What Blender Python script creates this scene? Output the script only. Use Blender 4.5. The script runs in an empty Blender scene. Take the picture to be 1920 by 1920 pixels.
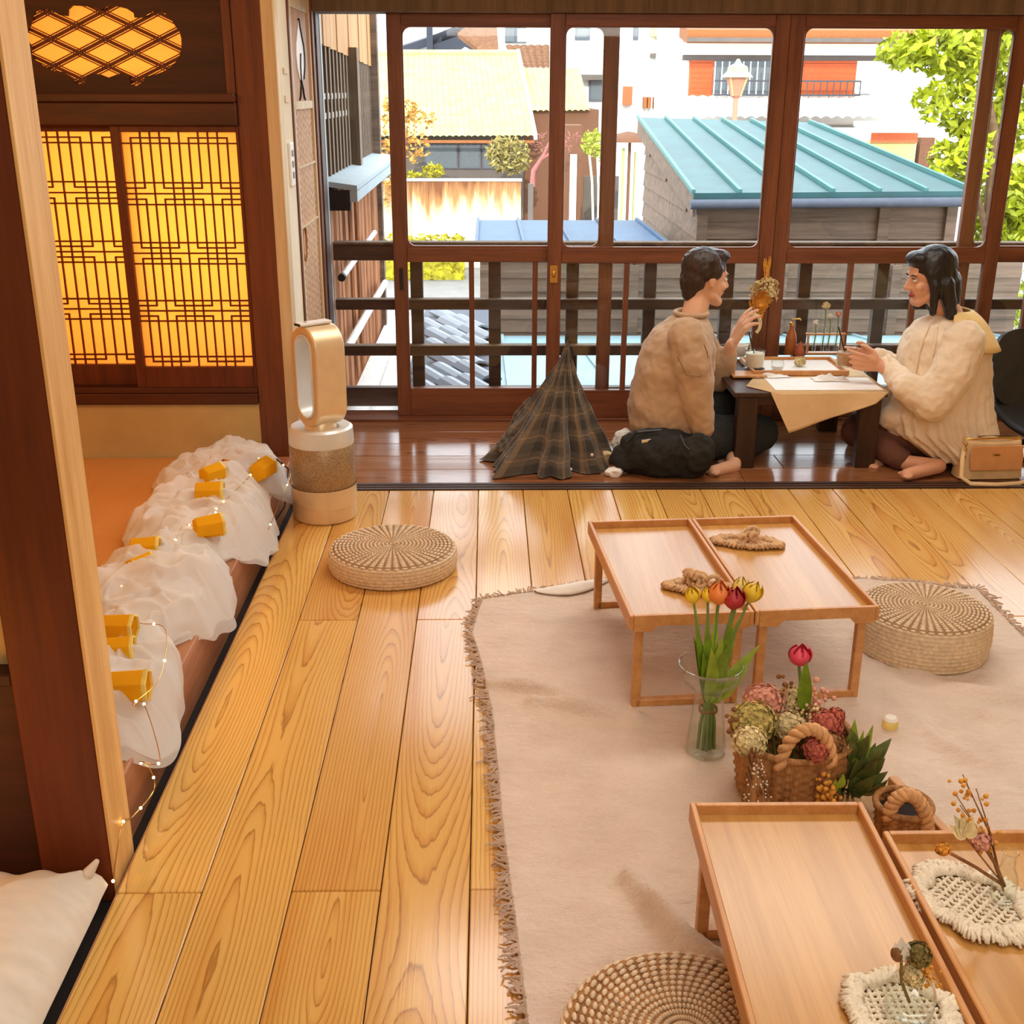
import bpy, bmesh, math, random
from mathutils import Vector, Matrix, noise
PI = math.pi
SC = bpy.context.scene
COL = SC.collection
V = Vector
rnd = random.Random(11)

# ------------------------------------------------------------------ camera
F_PX, CAM_H = 2170.0, 1.5                      # focal length in pixels of a 1920 frame, eye height in metres
AX = V((0.99979156, 0.00394442, -0.02003183))  # world axes seen in camera space (from the vanishing points)
AY = V((-0.02017103, 0.34251794, -0.93929473))
AZ = V((0.00315629, 0.93950301, 0.34252611))
cam_data = bpy.data.cameras.new('camera')
cam_data.sensor_width = 36.0
cam_data.lens = F_PX / 1920 * 36.0
cam_data.clip_end = 300
cam = bpy.data.objects.new('camera', cam_data)
COL.objects.link(cam)
cam.matrix_world = Matrix(((AX[0], AX[1], AX[2], 0), (AY[0], AY[1], AY[2], 0), (AZ[0], AZ[1], AZ[2], CAM_H), (0, 0, 0, 1)))
SC.camera = cam
SC.cycles.transparent_max_bounces = 24

# ------------------------------------------------------------------ view, sky, sun, lamps
SC.view_settings.view_transform = 'Standard'
SC.view_settings.look = 'None'
SC.view_settings.exposure = 0.0
SC.view_settings.gamma = 1.0
SC.view_settings.use_curve_mapping = False
world = bpy.data.worlds.new('sky')
SC.world = world
world.use_nodes = True
wn = world.node_tree.nodes
bg = wn['Background']
bg.inputs[0].default_value = (0.86, 0.93, 1.0, 1)
bg.inputs[1].default_value = 4.6
def light(name, kind, loc, power, col, size=1.0, size_y=None, target=None):
    d = bpy.data.lights.new(name, kind)
    d.energy = power
    d.color = col
    if kind == 'AREA':
        d.size = size
        if size_y: d.shape = 'RECTANGLE'; d.size_y = size_y
    elif kind == 'POINT':
        d.shadow_soft_size = size
    o = bpy.data.objects.new(name, d)
    COL.objects.link(o)
    o.location = loc
    if target is not None:
        o.rotation_euler = (V(target) - V(loc)).to_track_quat('-Z', 'Y').to_euler()
    return o
sun = light('sun', 'SUN', (0, -10, 10), 3.6, (1.0, 0.93, 0.78), target=None)
sun.rotation_euler = (V((0.10, 1.0, -0.42))).to_track_quat('-Z', 'Y').to_euler()
sun.data.angle = 0.01
light('ceiling_fill_light', 'AREA', (0.9, 1.2, 2.5), 30, (1.0, 0.94, 0.85), 2.2, 2.6, (0.9, 1.2, 0))  # added fill light over the room, no fixture there
light('veranda_fill_light', 'AREA', (0.95, 4.25, 2.5), 46, (1.0, 0.95, 0.86), 2.6, 0.5, (0.75, 2.3, 0))  # added fill imitating light from the window side, no lamp there
light('ceiling_fill_light', 'AREA', (0.6, -1.0, 2.5), 44, (1.0, 0.94, 0.85), 2.0, 1.4, (0.6, 1.5, 0))  # added fill light behind the camera, no fixture there
light('lamp_behind_screen', 'POINT', (-1.02, 5.0, 0.98), 26, (1.0, 0.50, 0.10), 0.10)
light('lamp_behind_screen', 'POINT', (-1.62, 5.0, 1.05), 15, (1.0, 0.42, 0.07), 0.10)
light('lamp_behind_screen', 'POINT', (-1.36, 5.05, 1.66), 11, (1.0, 0.44, 0.12), 0.10)
light('tatami_room_lamp', 'POINT', (-1.7, 3.1, 1.7), 17, (1.0, 0.52, 0.16), 0.15)
light('alcove_lamp', 'POINT', (-1.15, 1.76, 0.36), 2.4, (1.0, 0.36, 0.03), 0.06)

# ------------------------------------------------------------------ pixel rays -> points in the room (photo measured as 1920 px)
def ray(u, v):
    c = V(((u - 960) / F_PX, -(v - 960) / F_PX, -1))
    return V((AX.dot(c), AY.dot(c), AZ.dot(c)))
def az(u, v, z=0.0):
    r = ray(u, v); return r * ((z - CAM_H) / r.z) + V((0, 0, CAM_H))
def ay(u, v, y):
    r = ray(u, v); return r * (y / r.y) + V((0, 0, CAM_H))
def ax(u, v, x):
    r = ray(u, v); return r * (x / r.x) + V((0, 0, CAM_H))

# ------------------------------------------------------------------ materials
def lin(c):
    return tuple(((x / 255) / 12.92 if x / 255 <= 0.04045 else ((x / 255 + 0.055) / 1.055) ** 2.4) for x in c) + (1,)
MATS = {}
class NT:
    def __init__(s, name):
        s.m = bpy.data.materials.new(name); s.m.use_nodes = True
        s.t = s.m.node_tree; s.p = s.t.nodes['Principled BSDF']; MATS[name] = s.m
    def n(s, typ, **kw):
        x = s.t.nodes.new(typ)
        for k, v in kw.items():
            setattr(x, k, v)
        return x
    def l(s, a, b): s.t.links.new(a, b)
    def math(s, op, a, b=None):
        x = s.n('ShaderNodeMath', operation=op)
        for i, q in enumerate((a, b)):
            if q is None: continue
            if isinstance(q, (int, float)): x.inputs[i].default_value = q
            else: s.l(q, x.inputs[i])
        return x.outputs[0]
    def mix(s, f, a, b, blend='MIX'):
        x = s.n('ShaderNodeMix', data_type='RGBA', blend_type=blend)
        for i, q in ((0, f), (6, a), (7, b)):
            if isinstance(q, (int, float)): x.inputs[i].default_value = q
            elif isinstance(q, tuple): x.inputs[i].default_value = q
            else: s.l(q, x.inputs[i])
        return x.outputs[2]
    def ramp(s, f, stops):
        x = s.n('ShaderNodeValToRGB'); e = x.color_ramp.elements
        while len(e) < len(stops): e.new(0.5)
        for el, (p, c) in zip(e, stops): el.position = p; el.color = c
        s.l(f, x.inputs[0]); return x.outputs[0]
    def noise(s, vec, scale, detail=3, rough=0.55):
        x = s.n('ShaderNodeTexNoise'); x.inputs['Scale'].default_value = scale
        x.inputs['Detail'].default_value = detail; x.inputs['Roughness'].default_value = rough
        if vec is not None: s.l(vec, x.inputs['Vector'])
        return x.outputs[0]
    def bump(s, h, strength, dist=0.01):
        x = s.n('ShaderNodeBump'); x.inputs['Strength'].default_value = strength; x.inputs['Distance'].default_value = dist
        s.l(h, x.inputs['Height']); s.l(x.outputs[0], s.p.inputs['Normal'])
    def pos(s):
        return s.n('ShaderNodeNewGeometry').outputs['Position']
    def obj(s):
        return s.n('ShaderNodeTexCoord').outputs['Object']
    def rand(s):
        return s.n('ShaderNodeObjectInfo').outputs['Random']
    def mapv(s, vec, scale=(1, 1, 1), rot=(0, 0, 0), loc=None):
        x = s.n('ShaderNodeMapping'); x.inputs['Scale'].default_value = scale; x.inputs['Rotation'].default_value = rot
        s.l(vec, x.inputs['Vector'])
        if loc is not None: s.l(loc, x.inputs['Location'])
        return x.outputs[0]

def M(name, col, rough=0.6, metal=0.0, var=0.12, scale=20, bump=0.0, bscale=60, spec=0.5, trans=0.0, emit=None, sheen=0.0, sss=0.0, stretch=(1, 1, 1)):
    k = NT(name); p = k.p
    vec = k.mapv(k.pos(), stretch)
    nz = k.noise(vec, scale, 4)
    c = lin(col)
    d = tuple(x * (1 - var * 2) for x in c[:3]) + (1,)
    b = tuple(min(1, x * (1 + var)) for x in c[:3]) + (1,)
    k.l(k.ramp(nz, [(0.3, d), (0.7, b)]), p.inputs['Base Color'])
    p.inputs['Roughness'].default_value = rough; p.inputs['Metallic'].default_value = metal
    p.inputs['Specular IOR Level'].default_value = spec
    p.inputs['Transmission Weight'].default_value = trans
    p.inputs['Sheen Weight'].default_value = sheen
    if sss: p.inputs['Subsurface Weight'].default_value = sss; p.inputs['Subsurface Radius'].default_value = (0.02, 0.008, 0.005)
    if emit: p.inputs['Emission Color'].default_value = lin(emit[0]); p.inputs['Emission Strength'].default_value = emit[1]
    if bump: k.bump(k.noise(k.mapv(k.pos(), stretch), bscale, 5), bump, 0.004)
    return k.m

def wood(name, c1, c2, axis='Z', scale=9, rough=0.5, bump=0.15, spec=0.4, long=0.06, world_pos=True):
    k = NT(name); p = k.p
    st = {'X': (long, 1, 1), 'Y': (1, long, 1), 'Z': (1, 1, long)}[axis]
    off = k.n('ShaderNodeCombineXYZ'); r = k.math('MULTIPLY', k.rand(), 37.0)
    for i in range(3): k.l(r, off.inputs[i])
    vec = k.mapv(k.pos() if world_pos else k.obj(), st, (0, 0, 0), off.outputs[0])
    n1 = k.noise(vec, scale * 2.2, 5, 0.6)
    n2 = k.noise(vec, scale * 16, 3, 0.6)
    f = k.math('ADD', k.math('MULTIPLY', n1, 0.7), k.math('MULTIPLY', n2, 0.3))
    k.l(k.ramp(f, [(0.34, lin(c2)), (0.62, lin(c1))]), p.inputs['Base Color'])
    p.inputs['Roughness'].default_value = rough; p.inputs['Specular IOR Level'].default_value = spec
    k.bump(f, bump, 0.003)
    return k.m

def plank_wood(name, light_c, mid_c, dark_c, along='Y', freq=95, rough=0.3, hscale=1.5, tone=0.25):
    """flat-sawn board: growth rings r = sqrt(x^2 + h(y)^2) cut by the board face give cathedral figures"""
    k = NT(name); p = k.p
    sep = k.n('ShaderNodeSeparateXYZ'); k.l(k.obj(), sep.inputs[0])
    sx, sy = (sep.outputs[0], sep.outputs[1]) if along == 'Y' else (sep.outputs[1], sep.outputs[0])
    r = k.rand()
    y = k.math('ADD', sy, k.math('MULTIPLY', r, 91.0))
    cmb = k.n('ShaderNodeCombineXYZ')
    k.l(k.math('MULTIPLY', sx, 2.2), cmb.inputs[0]); k.l(k.math('MULTIPLY', y, hscale), cmb.inputs[1]); k.l(k.math('MULTIPLY', r, 17.0), cmb.inputs[2])
    h = k.math('MULTIPLY', k.math('SUBTRACT', k.noise(cmb.outputs[0], 1.0, 1.5, 0.45), 0.34), 0.30)
    x0 = k.math('MULTIPLY', k.math('SUBTRACT', k.math('FRACT', k.math('MULTIPLY', r, 7.31)), 0.5), 0.09)
    x = k.math('ADD', sx, x0)
    rr = k.math('SQRT', k.math('ADD', k.math('MULTIPLY', x, x), k.math('MULTIPLY', h, h)))
    cw = k.n('ShaderNodeCombineXYZ'); k.l(k.math('MULTIPLY', sx, 60.0), cw.inputs[0]); k.l(k.math('MULTIPLY', y, 7.0), cw.inputs[1])
    wob = k.math('MULTIPLY', k.noise(cw.outputs[0], 1.0, 2), 0.005)
    fr = k.math('FRACT', k.math('MULTIPLY', k.math('ADD', rr, wob), freq))
    ring = k.ramp(fr, [(0.0, lin(light_c)), (0.45, lin(light_c)), (0.82, lin(mid_c)), (0.93, lin(dark_c)), (1.0, lin(light_c))])
    cs = k.n('ShaderNodeCombineXYZ'); k.l(k.math('MULTIPLY', sx, 220.0), cs.inputs[0]); k.l(k.math('MULTIPLY', y, 3.0), cs.inputs[1])
    st = k.noise(cs.outputs[0], 1.0, 3)
    col = k.mix(0.35, ring, k.ramp(st, [(0.3, lin(mid_c)), (0.7, lin(light_c))]))
    ch = k.n('ShaderNodeCombineXYZ'); k.l(k.math('MULTIPLY', sx, 9.0), ch.inputs[0]); k.l(k.math('MULTIPLY', y, 0.7), ch.inputs[1])
    hw = k.ramp(k.noise(ch.outputs[0], 1.0, 2), [(0.48, (1, 1, 1, 1)), (0.68, (0.86, 0.68, 0.50, 1))])      # reddish heartwood streaks
    col = k.mix(0.8, col, hw, 'MULTIPLY')
    g = k.math('ADD', 1.0 - tone / 2, k.math('MULTIPLY', k.math('FRACT', k.math('MULTIPLY', r, 13.7)), tone))
    gc = k.n('ShaderNodeCombineColor')
    for i, e in enumerate((0.55, 1.0, 1.25)):
        k.l(k.math('POWER', g, e), gc.inputs[i])
    col = k.mix(1.0, col, gc.outputs[0], 'MULTIPLY')
    k.l(col, p.inputs['Base Color'])
    p.inputs['Roughness'].default_value = rough
    k.bump(k.math('ADD', st, fr), 0.05, 0.002)
    return k.m

def thin_glass(name, tint=(252, 254, 252), gloss=0.5, rough=0.02):
    """a thin pane or blown wall: clear straight through, glossier at grazing angles on both sides"""
    k = NT(name)
    out = k.t.nodes['Material Output']; k.t.nodes.remove(k.p)
    tr = k.n('ShaderNodeBsdfTransparent'); tr.inputs[0].default_value = lin(tint)
    gl = k.n('ShaderNodeBsdfGlossy'); gl.inputs['Roughness'].default_value = rough
    lw = k.n('ShaderNodeLayerWeight'); lw.inputs[0].default_value = 0.5
    mx = k.n('ShaderNodeMixShader')
    k.l(k.math('ADD', 0.03, k.math('MULTIPLY', k.math('POWER', lw.outputs['Facing'], 4.0), gloss)), mx.inputs[0])
    k.l(tr.outputs[0], mx.inputs[1]); k.l(gl.outputs[0], mx.inputs[2]); k.l(mx.outputs[0], out.inputs[0])
    return k.m

def sheer(name, col, opacity, transl=0.5):
    k = NT(name)
    out = k.t.nodes['Material Output']; k.t.nodes.remove(k.p)
    tr = k.n('ShaderNodeBsdfTransparent')
    di = k.n('ShaderNodeBsdfDiffuse'); di.inputs[0].default_value = lin(col)
    tl = k.n('ShaderNodeBsdfTranslucent'); tl.inputs[0].default_value = lin(col)
    m1 = k.n('ShaderNodeMixShader'); m1.inputs[0].default_value = transl
    k.l(di.outputs[0], m1.inputs[1]); k.l(tl.outputs[0], m1.inputs[2])
    m2 = k.n('ShaderNodeMixShader'); m2.inputs[0].default_value = opacity
    k.l(tr.outputs[0], m2.inputs[1]); k.l(m1.outputs[0], m2.inputs[2]); k.l(m2.outputs[0], out.inputs[0])
    return k.m

# ------------------------------------------------------------------ mesh helpers
class MB:
    def __init__(s): s.v = []; s.f = []; s.uv = None
    def add(s, vs, fs):
        o = len(s.v); s.v.extend(V(p) for p in vs); s.f.extend([tuple(i + o for i in q) for q in fs])
    def bx(s, x0, x1, y0, y1, z0, z1, rot=None, about=None):
        vs = [V((x, y, z)) for x in (x0, x1) for y in (y0, y1) for z in (z0, z1)]
        if rot is not None:
            c = V(about) if about is not None else V(((x0 + x1) / 2, (y0 + y1) / 2, (z0 + z1) / 2))
            vs = [c + rot @ (p - c) for p in vs]
        s.add(vs, [(0, 1, 3, 2), (4, 6, 7, 5), (0, 4, 5, 1), (2, 3, 7, 6), (0, 2, 6, 4), (1, 5, 7, 3)])
    def grid(s, fn, nu, nv, closeu=False, uvs=False):
        o = len(s.v); cu = nu if closeu else nu + 1
        for j in range(nv + 1):
            for i in range(cu):
                s.v.append(V(fn(i / nu, j / nv)))
        for j in range(nv):
            for i in range(nu):
                a = o + j * cu + i; b = o + j * cu + (i + 1) % cu
                s.f.append((a, b, b + cu, a + cu))
        if uvs:
            s.uv = [(i / nu, j / nv) for j in range(nv + 1) for i in range(cu)]
    def tube(s, pts, rad, n=8, flat=1.0):
        pts = [V(p) for p in pts]
        if not isinstance(rad, (list, tuple)): rad = [rad] * len(pts)
        o = len(s.v); up = None
        for i, p in enumerate(pts):
            t = (pts[min(i + 1, len(pts) - 1)] - pts[max(i - 1, 0)])
            if t.length < 1e-9: t = V((0, 0, 1))
            t.normalize()
            if up is None:
                up = V((0, 0, 1)) if abs(t.z) < 0.9 else V((1, 0, 0))
            a = (up - t * up.dot(t))
            if a.length < 1e-6: a = t.orthogonal()
            a.normalize(); b = t.cross(a); up = a
            for k in range(n):
                th = 2 * PI * k / n
                s.v.append(p + a * (math.cos(th) * rad[i] * flat) + b * (math.sin(th) * rad[i]))
        for i in range(len(pts) - 1):
            for k in range(n):
                q = o + i * n + k; r = o + i * n + (k + 1) % n
                s.f.append((q, r, r + n, q + n))
        s.f.append(tuple(o + k for k in reversed(range(n))))
        s.f.append(tuple(o + (len(pts) - 1) * n + k for k in range(n)))
    def lathe(s, prof, n=24, c=(0, 0, 0), fn=None, caps=True):
        c = V(c); o = len(s.v)
        for (r, z) in prof:
            for k in range(n):
                th = 2 * PI * k / n
                rr = r * (fn(th, z) if fn else 1)
                s.v.append(c + V((math.cos(th) * rr, math.sin(th) * rr, z)))
        for j in range(len(prof) - 1):
            for k in range(n):
                a = o + j * n + k; b = o + j * n + (k + 1) % n
                s.f.append((a, b, b + n, a + n))
        if caps:
            s.f.append(tuple(o + k for k in reversed(range(n))))
            s.f.append(tuple(o + (len(prof) - 1) * n + k for k in range(n)))
    def ell(s, c, r, m=None, n=14, k=9):
        c = V(c); m = m or Matrix.Identity(3)
        if isinstance(r, (int, float)): r = (r, r, r)
        o = len(s.v)
        s.v.append(c + m @ V((0, 0, -r[2])))
        for j in range(1, k):
            ph = -PI / 2 + PI * j / k
            for i in range(n):
                th = 2 * PI * i / n
                s.v.append(c + m @ V((math.cos(th) * math.cos(ph) * r[0], math.sin(th) * math.cos(ph) * r[1], math.sin(ph) * r[2])))
        s.v.append(c + m @ V((0, 0, r[2]))); top = len(s.v) - 1
        for i in range(n):
            s.f.append((o, o + 1 + (i + 1) % n, o + 1 + i))
            for j in range(k - 2):
                a = o + 1 + j * n + i; b = o + 1 + j * n + (i + 1) % n
                s.f.append((a, b, b + n, a + n))
            a = o + 1 + (k - 2) * n
            s.f.append((a + i, a + (i + 1) % n, top))
    def cap(s, p0, p1, r0, r1, n=14):
        """tapered capsule"""
        p0 = V(p0); p1 = V(p1); t = p1 - p0; L = t.length or 1e-6; t = t / L
        pts = []; rs = []
        for q in (-0.98, -0.85, -0.5, 0):
            pts.append(p0 + t * (r0 * q)); rs.append(r0 * math.sqrt(1 - q * q))
        for q in (0, 0.5, 0.85, 0.98):
            pts.append(p1 + t * (r1 * q)); rs.append(r1 * math.sqrt(1 - q * q))
        s.tube(pts, rs, n)
    def blade(s, base, d, nrm, length, width, bend=0.3, n=6, tip=0.6):
        """a leaf: base point, direction, face normal"""
        d = V(d).normalized(); nrm = V(nrm); nrm = (nrm - d * nrm.dot(d)).normalized(); sd = d.cross(nrm)
        o = len(s.v); p = V(base); a = 0.0
        for i in range(n + 1):
            t = i / n
            w = width * math.sin(PI * min(1, 0.12 + 0.88 * t ** tip)) * 0.5
            s.v += [p - sd * w + nrm * w * 0.3, p.copy(), p + sd * w + nrm * w * 0.3]
            a = bend * t
            p = p + (d * math.cos(a) - nrm * math.sin(a)) * (length / n)
        for i in range(n):
            q = o + 3 * i
            s.f += [(q, q + 1, q + 4, q + 3), (q + 1, q + 2, q + 5, q + 4)]
    def prism(s, poly, d):
        """polygon (3-D points, in order) pushed along d"""
        o = len(s.v); n = len(poly); d = V(d)
        s.v += [V(p) for p in poly] + [V(p) + d for p in poly]
        s.f.append(tuple(o + i for i in range(n))); s.f.append(tuple(o + n + i for i in reversed(range(n))))
        for i in range(n):
            j = (i + 1) % n
            s.f.append((o + j, o + i, o + n + i, o + n + j))
    def mesh(s, name, mat, smooth=0):
        me = bpy.data.meshes.new(name)
        me.from_pydata(s.v, [], s.f)
        if s.uv:
            ul = me.uv_layers.new(name='uv')
            for lp in me.loops:
                ul.data[lp.index].uv = s.uv[lp.vertex_index]
        if mat is not None: me.materials.append(MATS[mat] if isinstance(mat, str) else mat)
        if smooth:
            me.shade_smooth()
            if smooth < 180: me.set_sharp_from_angle(angle=math.radians(smooth))
        me.update()
        return me
    def build(s, name, mat, parent=None, smooth=0, loc=None, bevel=0.0, solid=0.0, sub=0, remesh=0.0, relax=0, disp=None, fix=True):
        me = s.mesh(name, mat, smooth)
        if fix:
            b = bmesh.new(); b.from_mesh(me); bmesh.ops.recalc_face_normals(b, faces=b.faces); b.to_mesh(me); b.free()
        o = bpy.data.objects.new(name, me); COL.objects.link(o)
        if parent is not None: o.parent = parent
        if loc is not None: o.location = loc
        if bevel:
            q = o.modifiers.new('bevel', 'BEVEL'); q.width = bevel; q.segments = 2; q.limit_method = 'ANGLE'
        if solid:
            q = o.modifiers.new('solid', 'SOLIDIFY'); q.thickness = solid; q.offset = 0
        if remesh:
            q = o.modifiers.new('remesh', 'REMESH'); q.mode = 'VOXEL'; q.voxel_size = remesh; q.use_smooth_shade = True
        if relax:
            q = o.modifiers.new('relax', 'SMOOTH'); q.factor = 0.5; q.iterations = relax
        if sub:
            q = o.modifiers.new('sub', 'SUBSURF'); q.levels = sub; q.render_levels = sub
        if disp:
            tx = bpy.data.textures.new('folds', 'CLOUDS'); tx.noise_scale = disp[1]; tx.noise_depth = 2
            q = o.modifiers.new('disp', 'DISPLACE'); q.texture = tx; q.strength = disp[0]; q.texture_coords = 'LOCAL'
        return o

def tag(o, label=None, cat=None, group=None, kind=None):
    for k, v in (('label', label), ('category', cat), ('group', group), ('kind', kind)):
        if v: o[k] = v
    return o
def thing(name, label, cat, loc=(0, 0, 0), group=None, rz=0.0):
    o = bpy.data.objects.new(name, None); COL.objects.link(o)
    o.empty_display_size = 0.05
    o.location = loc; o.rotation_euler = (0, 0, rz)
    return tag(o, label, cat, group)
def structure(name):
    o = bpy.data.objects.new(name, None); COL.objects.link(o); o.empty_display_size = 0.05
    o['kind'] = 'structure'
    return o
_BLK = {}
def block(name, parent, x0, x1, y0, y1, z0, z1, mat, rot=None, chamf=0.0):
    """one box piece with its own origin; alike pieces share mesh data"""
    sx, sy, sz = x1 - x0, y1 - y0, z1 - z0
    key = (round(sx, 4), round(sy, 4), round(sz, 4), mat, chamf)
    me = _BLK.get(key)
    if me is None:
        b = MB(); b.bx(-sx / 2, sx / 2, -sy / 2, sy / 2, -sz / 2, sz / 2)
        me = b.mesh(name, mat)
        if chamf:
            q = bmesh.new(); q.from_mesh(me)
            bmesh.ops.bevel(q, geom=list(q.edges), offset=chamf, segments=1, affect='EDGES'); q.to_mesh(me); q.free()
        _BLK[key] = me
    o = bpy.data.objects.new(name, me); COL.objects.link(o)
    o.parent = parent; o.location = ((x0 + x1) / 2, (y0 + y1) / 2, (z0 + z1) / 2)
    if rot: o.rotation_euler = rot
    return o
def dup(root, loc, rz=None, label=None, group=None):
    r = root.copy(); COL.objects.link(r); r.location = loc
    if rz is not None: r.rotation_euler = (0, 0, rz)
    if label: r['label'] = label
    if group: r['group'] = group
    for ch in list(root.children):
        c = ch.copy(); COL.objects.link(c); c.parent = r
        for g in list(ch.children):
            d = g.copy(); COL.objects.link(d); d.parent = c
    return r
def lerp(a, b, t): return a + (b - a) * t
def sstep(a, b, x):
    t = max(0, min(1, (x - a) / (b - a))); return t * t * (3 - 2 * t)
def nz(x, y=0.0, z=0.0): return noise.noise(V((x, y, z)))
# ------------------------------------------------------------------ palette
plank_wood('floor_wood', (230, 184, 104), (212, 156, 78), (140, 82, 34), 'Y', 115, 0.17, 0.62, 0.30)
plank_wood('veranda_wood', (160, 108, 72), (132, 84, 52), (96, 58, 34), 'X', 60, 0.13, 0.5, 0.25)
wood('pillar_wood', (122, 66, 34), (84, 40, 18), 'Z', 8, 0.5)
wood('dark_wood_x', (92, 46, 22), (58, 26, 12), 'X', 8, 0.5)
wood('dark_panel', (74, 36, 18), (48, 22, 12), 'X', 7, 0.6)
wood('sash_wood_z', (142, 86, 54), (98, 54, 34), 'Z', 8, 0.42)
wood('sash_wood_x', (142, 84, 52), (98, 54, 34), 'X', 8, 0.42)
wood('rail_wood', (88, 60, 44), (52, 34, 26), 'X', 8, 0.55)
wood('post_lit', (240, 196, 128), (206, 150, 84), 'Z', 7, 0.45, 0.2)
wood('post_shaded', (118, 56, 22), (84, 36, 14), 'Z', 5, 0.5)
wood('beam_wood', (190, 132, 92), (150, 92, 58), 'Y', 7, 0.5)
wood('screen_frame', (112, 52, 24), (80, 34, 16), 'Z', 8, 0.5)
wood('kumiko_wood', (110, 40, 18), (84, 28, 12), 'Z', 8, 0.5)
wood('trim_pale', (226, 204, 164), (200, 170, 126), 'Z', 8, 0.5)
wood('bark', (186, 124, 80), (84, 46, 28), 'Z', 14, 0.9, 0.9)
wood('slat_grey', (126, 102, 78), (88, 70, 52), 'Z', 8, 0.7)
wood('bay_board', (196, 146, 88), (160, 110, 60), 'Z', 8, 0.7)
wood('clapboard', (130, 106, 88), (86, 68, 56), 'X', 7, 0.8, 0.4)
wood('bamboo', (208, 157, 86), (182, 130, 64), 'Y', 14, 0.25, 0.06, 0.5, 0.03)
wood('bamboo_edge', (216, 158, 94), (190, 126, 66), 'Y', 14, 0.4, 0.06, 0.5, 0.05)
wood('table_dark', (76, 50, 36), (46, 30, 22), 'Z', 8, 0.4)
wood('reed_brown', (196, 142, 86), (120, 76, 40), 'Z', 26, 0.8, 0.7)
wood('panel_wood', (206, 160, 120), (180, 128, 92), 'Z', 8, 0.6)
M('seagrass_shade', (168, 132, 94), 0.8)
M('plaster', (206, 178, 120), 0.9, var=0.06, scale=6, bump=0.2, bscale=180)
M('plaster_white', (238, 228, 204), 0.9, var=0.03, scale=5, bump=0.1, bscale=160)
M('ceiling_paint', (216, 190, 150), 0.9, var=0.05, scale=4)
M('soil_dark', (44, 34, 30), 0.9)
M('white_plastic', (240, 240, 238), 0.4, var=0.02)
M('grey_plastic', (150, 148, 144), 0.4, var=0.02)
M('black_plastic', (26, 26, 28), 0.35, var=0.05)
M('black_line', (30, 24, 22), 0.6)
M('champagne', (238, 214, 174), 0.32, metal=0.35, var=0.03)
M('silver_white', (232, 234, 232), 0.3, metal=0.2, var=0.02)
M('chrome', (220, 220, 220), 0.15, metal=1.0, var=0.01)
M('gold_metal', (214, 170, 90), 0.25, metal=0.9, var=0.02)
M('gutter_white', (226, 226, 220), 0.5, var=0.05)
M('sill_metal', (160, 174, 180), 0.55, var=0.05, scale=5)
thin_glass('window_glass', (253, 254, 253), 0.35)
thin_glass('clear_glass', (253, 255, 254), 0.95)
sheer('shoji_paper', (250, 226, 186), 0.92, 0.75)
sheer('tulle', (254, 253, 250), 0.68, 0.35)
sheer('amber_glass', (255, 204, 44), 0.96, 0.4)
k = NT('bulb'); k.p.inputs['Base Color'].default_value = (1, .9, .7, 1); k.p.inputs['Emission Color'].default_value = (1, .72, .35, 1); k.p.inputs['Emission Strength'].default_value = 9
# tatami: fine ribs
k = NT('tatami'); sp = k.n('ShaderNodeSeparateXYZ'); k.l(k.pos(), sp.inputs[0])
w = k.math('SINE', k.math('MULTIPLY', sp.outputs[0], 900.0))
k.l(k.mix(k.math('MULTIPLY', k.math('ADD', w, 1.0), 0.5), lin((196, 128, 58)), lin((214, 150, 76))), k.p.inputs['Base Color'])
k.p.inputs['Roughness'].default_value = 0.7; k.bump(w, 0.3, 0.002)
# herringbone woven bark (ajiro)
k = NT('ajiro'); sp = k.n('ShaderNodeSeparateXYZ'); k.l(k.pos(), sp.inputs[0])
zig = k.math('MULTIPLY', k.math('PINGPONG', sp.outputs[1], 0.055), 1.0)
w = k.math('SINE', k.math('MULTIPLY', k.math('ADD', k.math('MULTIPLY', sp.outputs[2], 1.0), zig), 210.0))
n = k.noise(k.pos(), 60, 3)
f = k.math('ADD', k.math('MULTIPLY', w, 0.35), n)
k.l(k.ramp(f, [(0.1, lin((150, 100, 66))), (0.5, lin((212, 166, 124))), (0.9, lin((232, 196, 156)))]), k.p.inputs['Base Color'])
k.p.inputs['Roughness'].default_value = 0.7; k.bump(w, 0.5, 0.004)
# linen rug
k = NT('linen'); pz = k.pos()
n1 = k.noise(pz, 7, 4); n2 = k.noise(k.mapv(pz, (90, 420, 90)), 1.0, 2); n3 = k.noise(k.mapv(pz, (420, 90, 90)), 1.0, 2); n4 = k.noise(k.mapv(pz, (1.0, 1.8, 1)), 26, 6, 0.6)
k.l(k.ramp(k.math('ADD', k.math('MULTIPLY', n1, .6), k.math('MULTIPLY', n2, .4)), [(0.3, lin((214, 192, 173))), (0.7, lin((238, 219, 202)))]), k.p.inputs['Base Color'])
k.p.inputs['Roughness'].default_value = 0.95; k.p.inputs['Sheen Weight'].default_value = 0.2
k.bump(k.math('ADD', k.math('MULTIPLY', k.math('ADD', n2, n3), 0.12), n4), 0.8, 0.014)
M('linen_fringe', (206, 180, 158), 0.95)
M('cushion_white', (232, 222, 206), 0.9, var=0.03, bump=0.5, bscale=14, stretch=(1, 2.2, 1))
M('rope', (226, 172, 116), 0.8, var=0.12, scale=60, bump=0.4, bscale=240)
M('seagrass', (228, 202, 166), 0.5, var=0.12, scale=90)
M('macrame', (250, 236, 212), 0.95, var=0.08, scale=60, bump=0.4, bscale=240)
M('macrame_tan', (224, 184, 140), 0.95, var=0.12, scale=60, bump=0.4, bscale=240)
M('petal_yellow', (244, 208, 50), 0.5, var=0.08); M('petal_orange', (242, 140, 66), 0.5, var=0.1)
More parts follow.
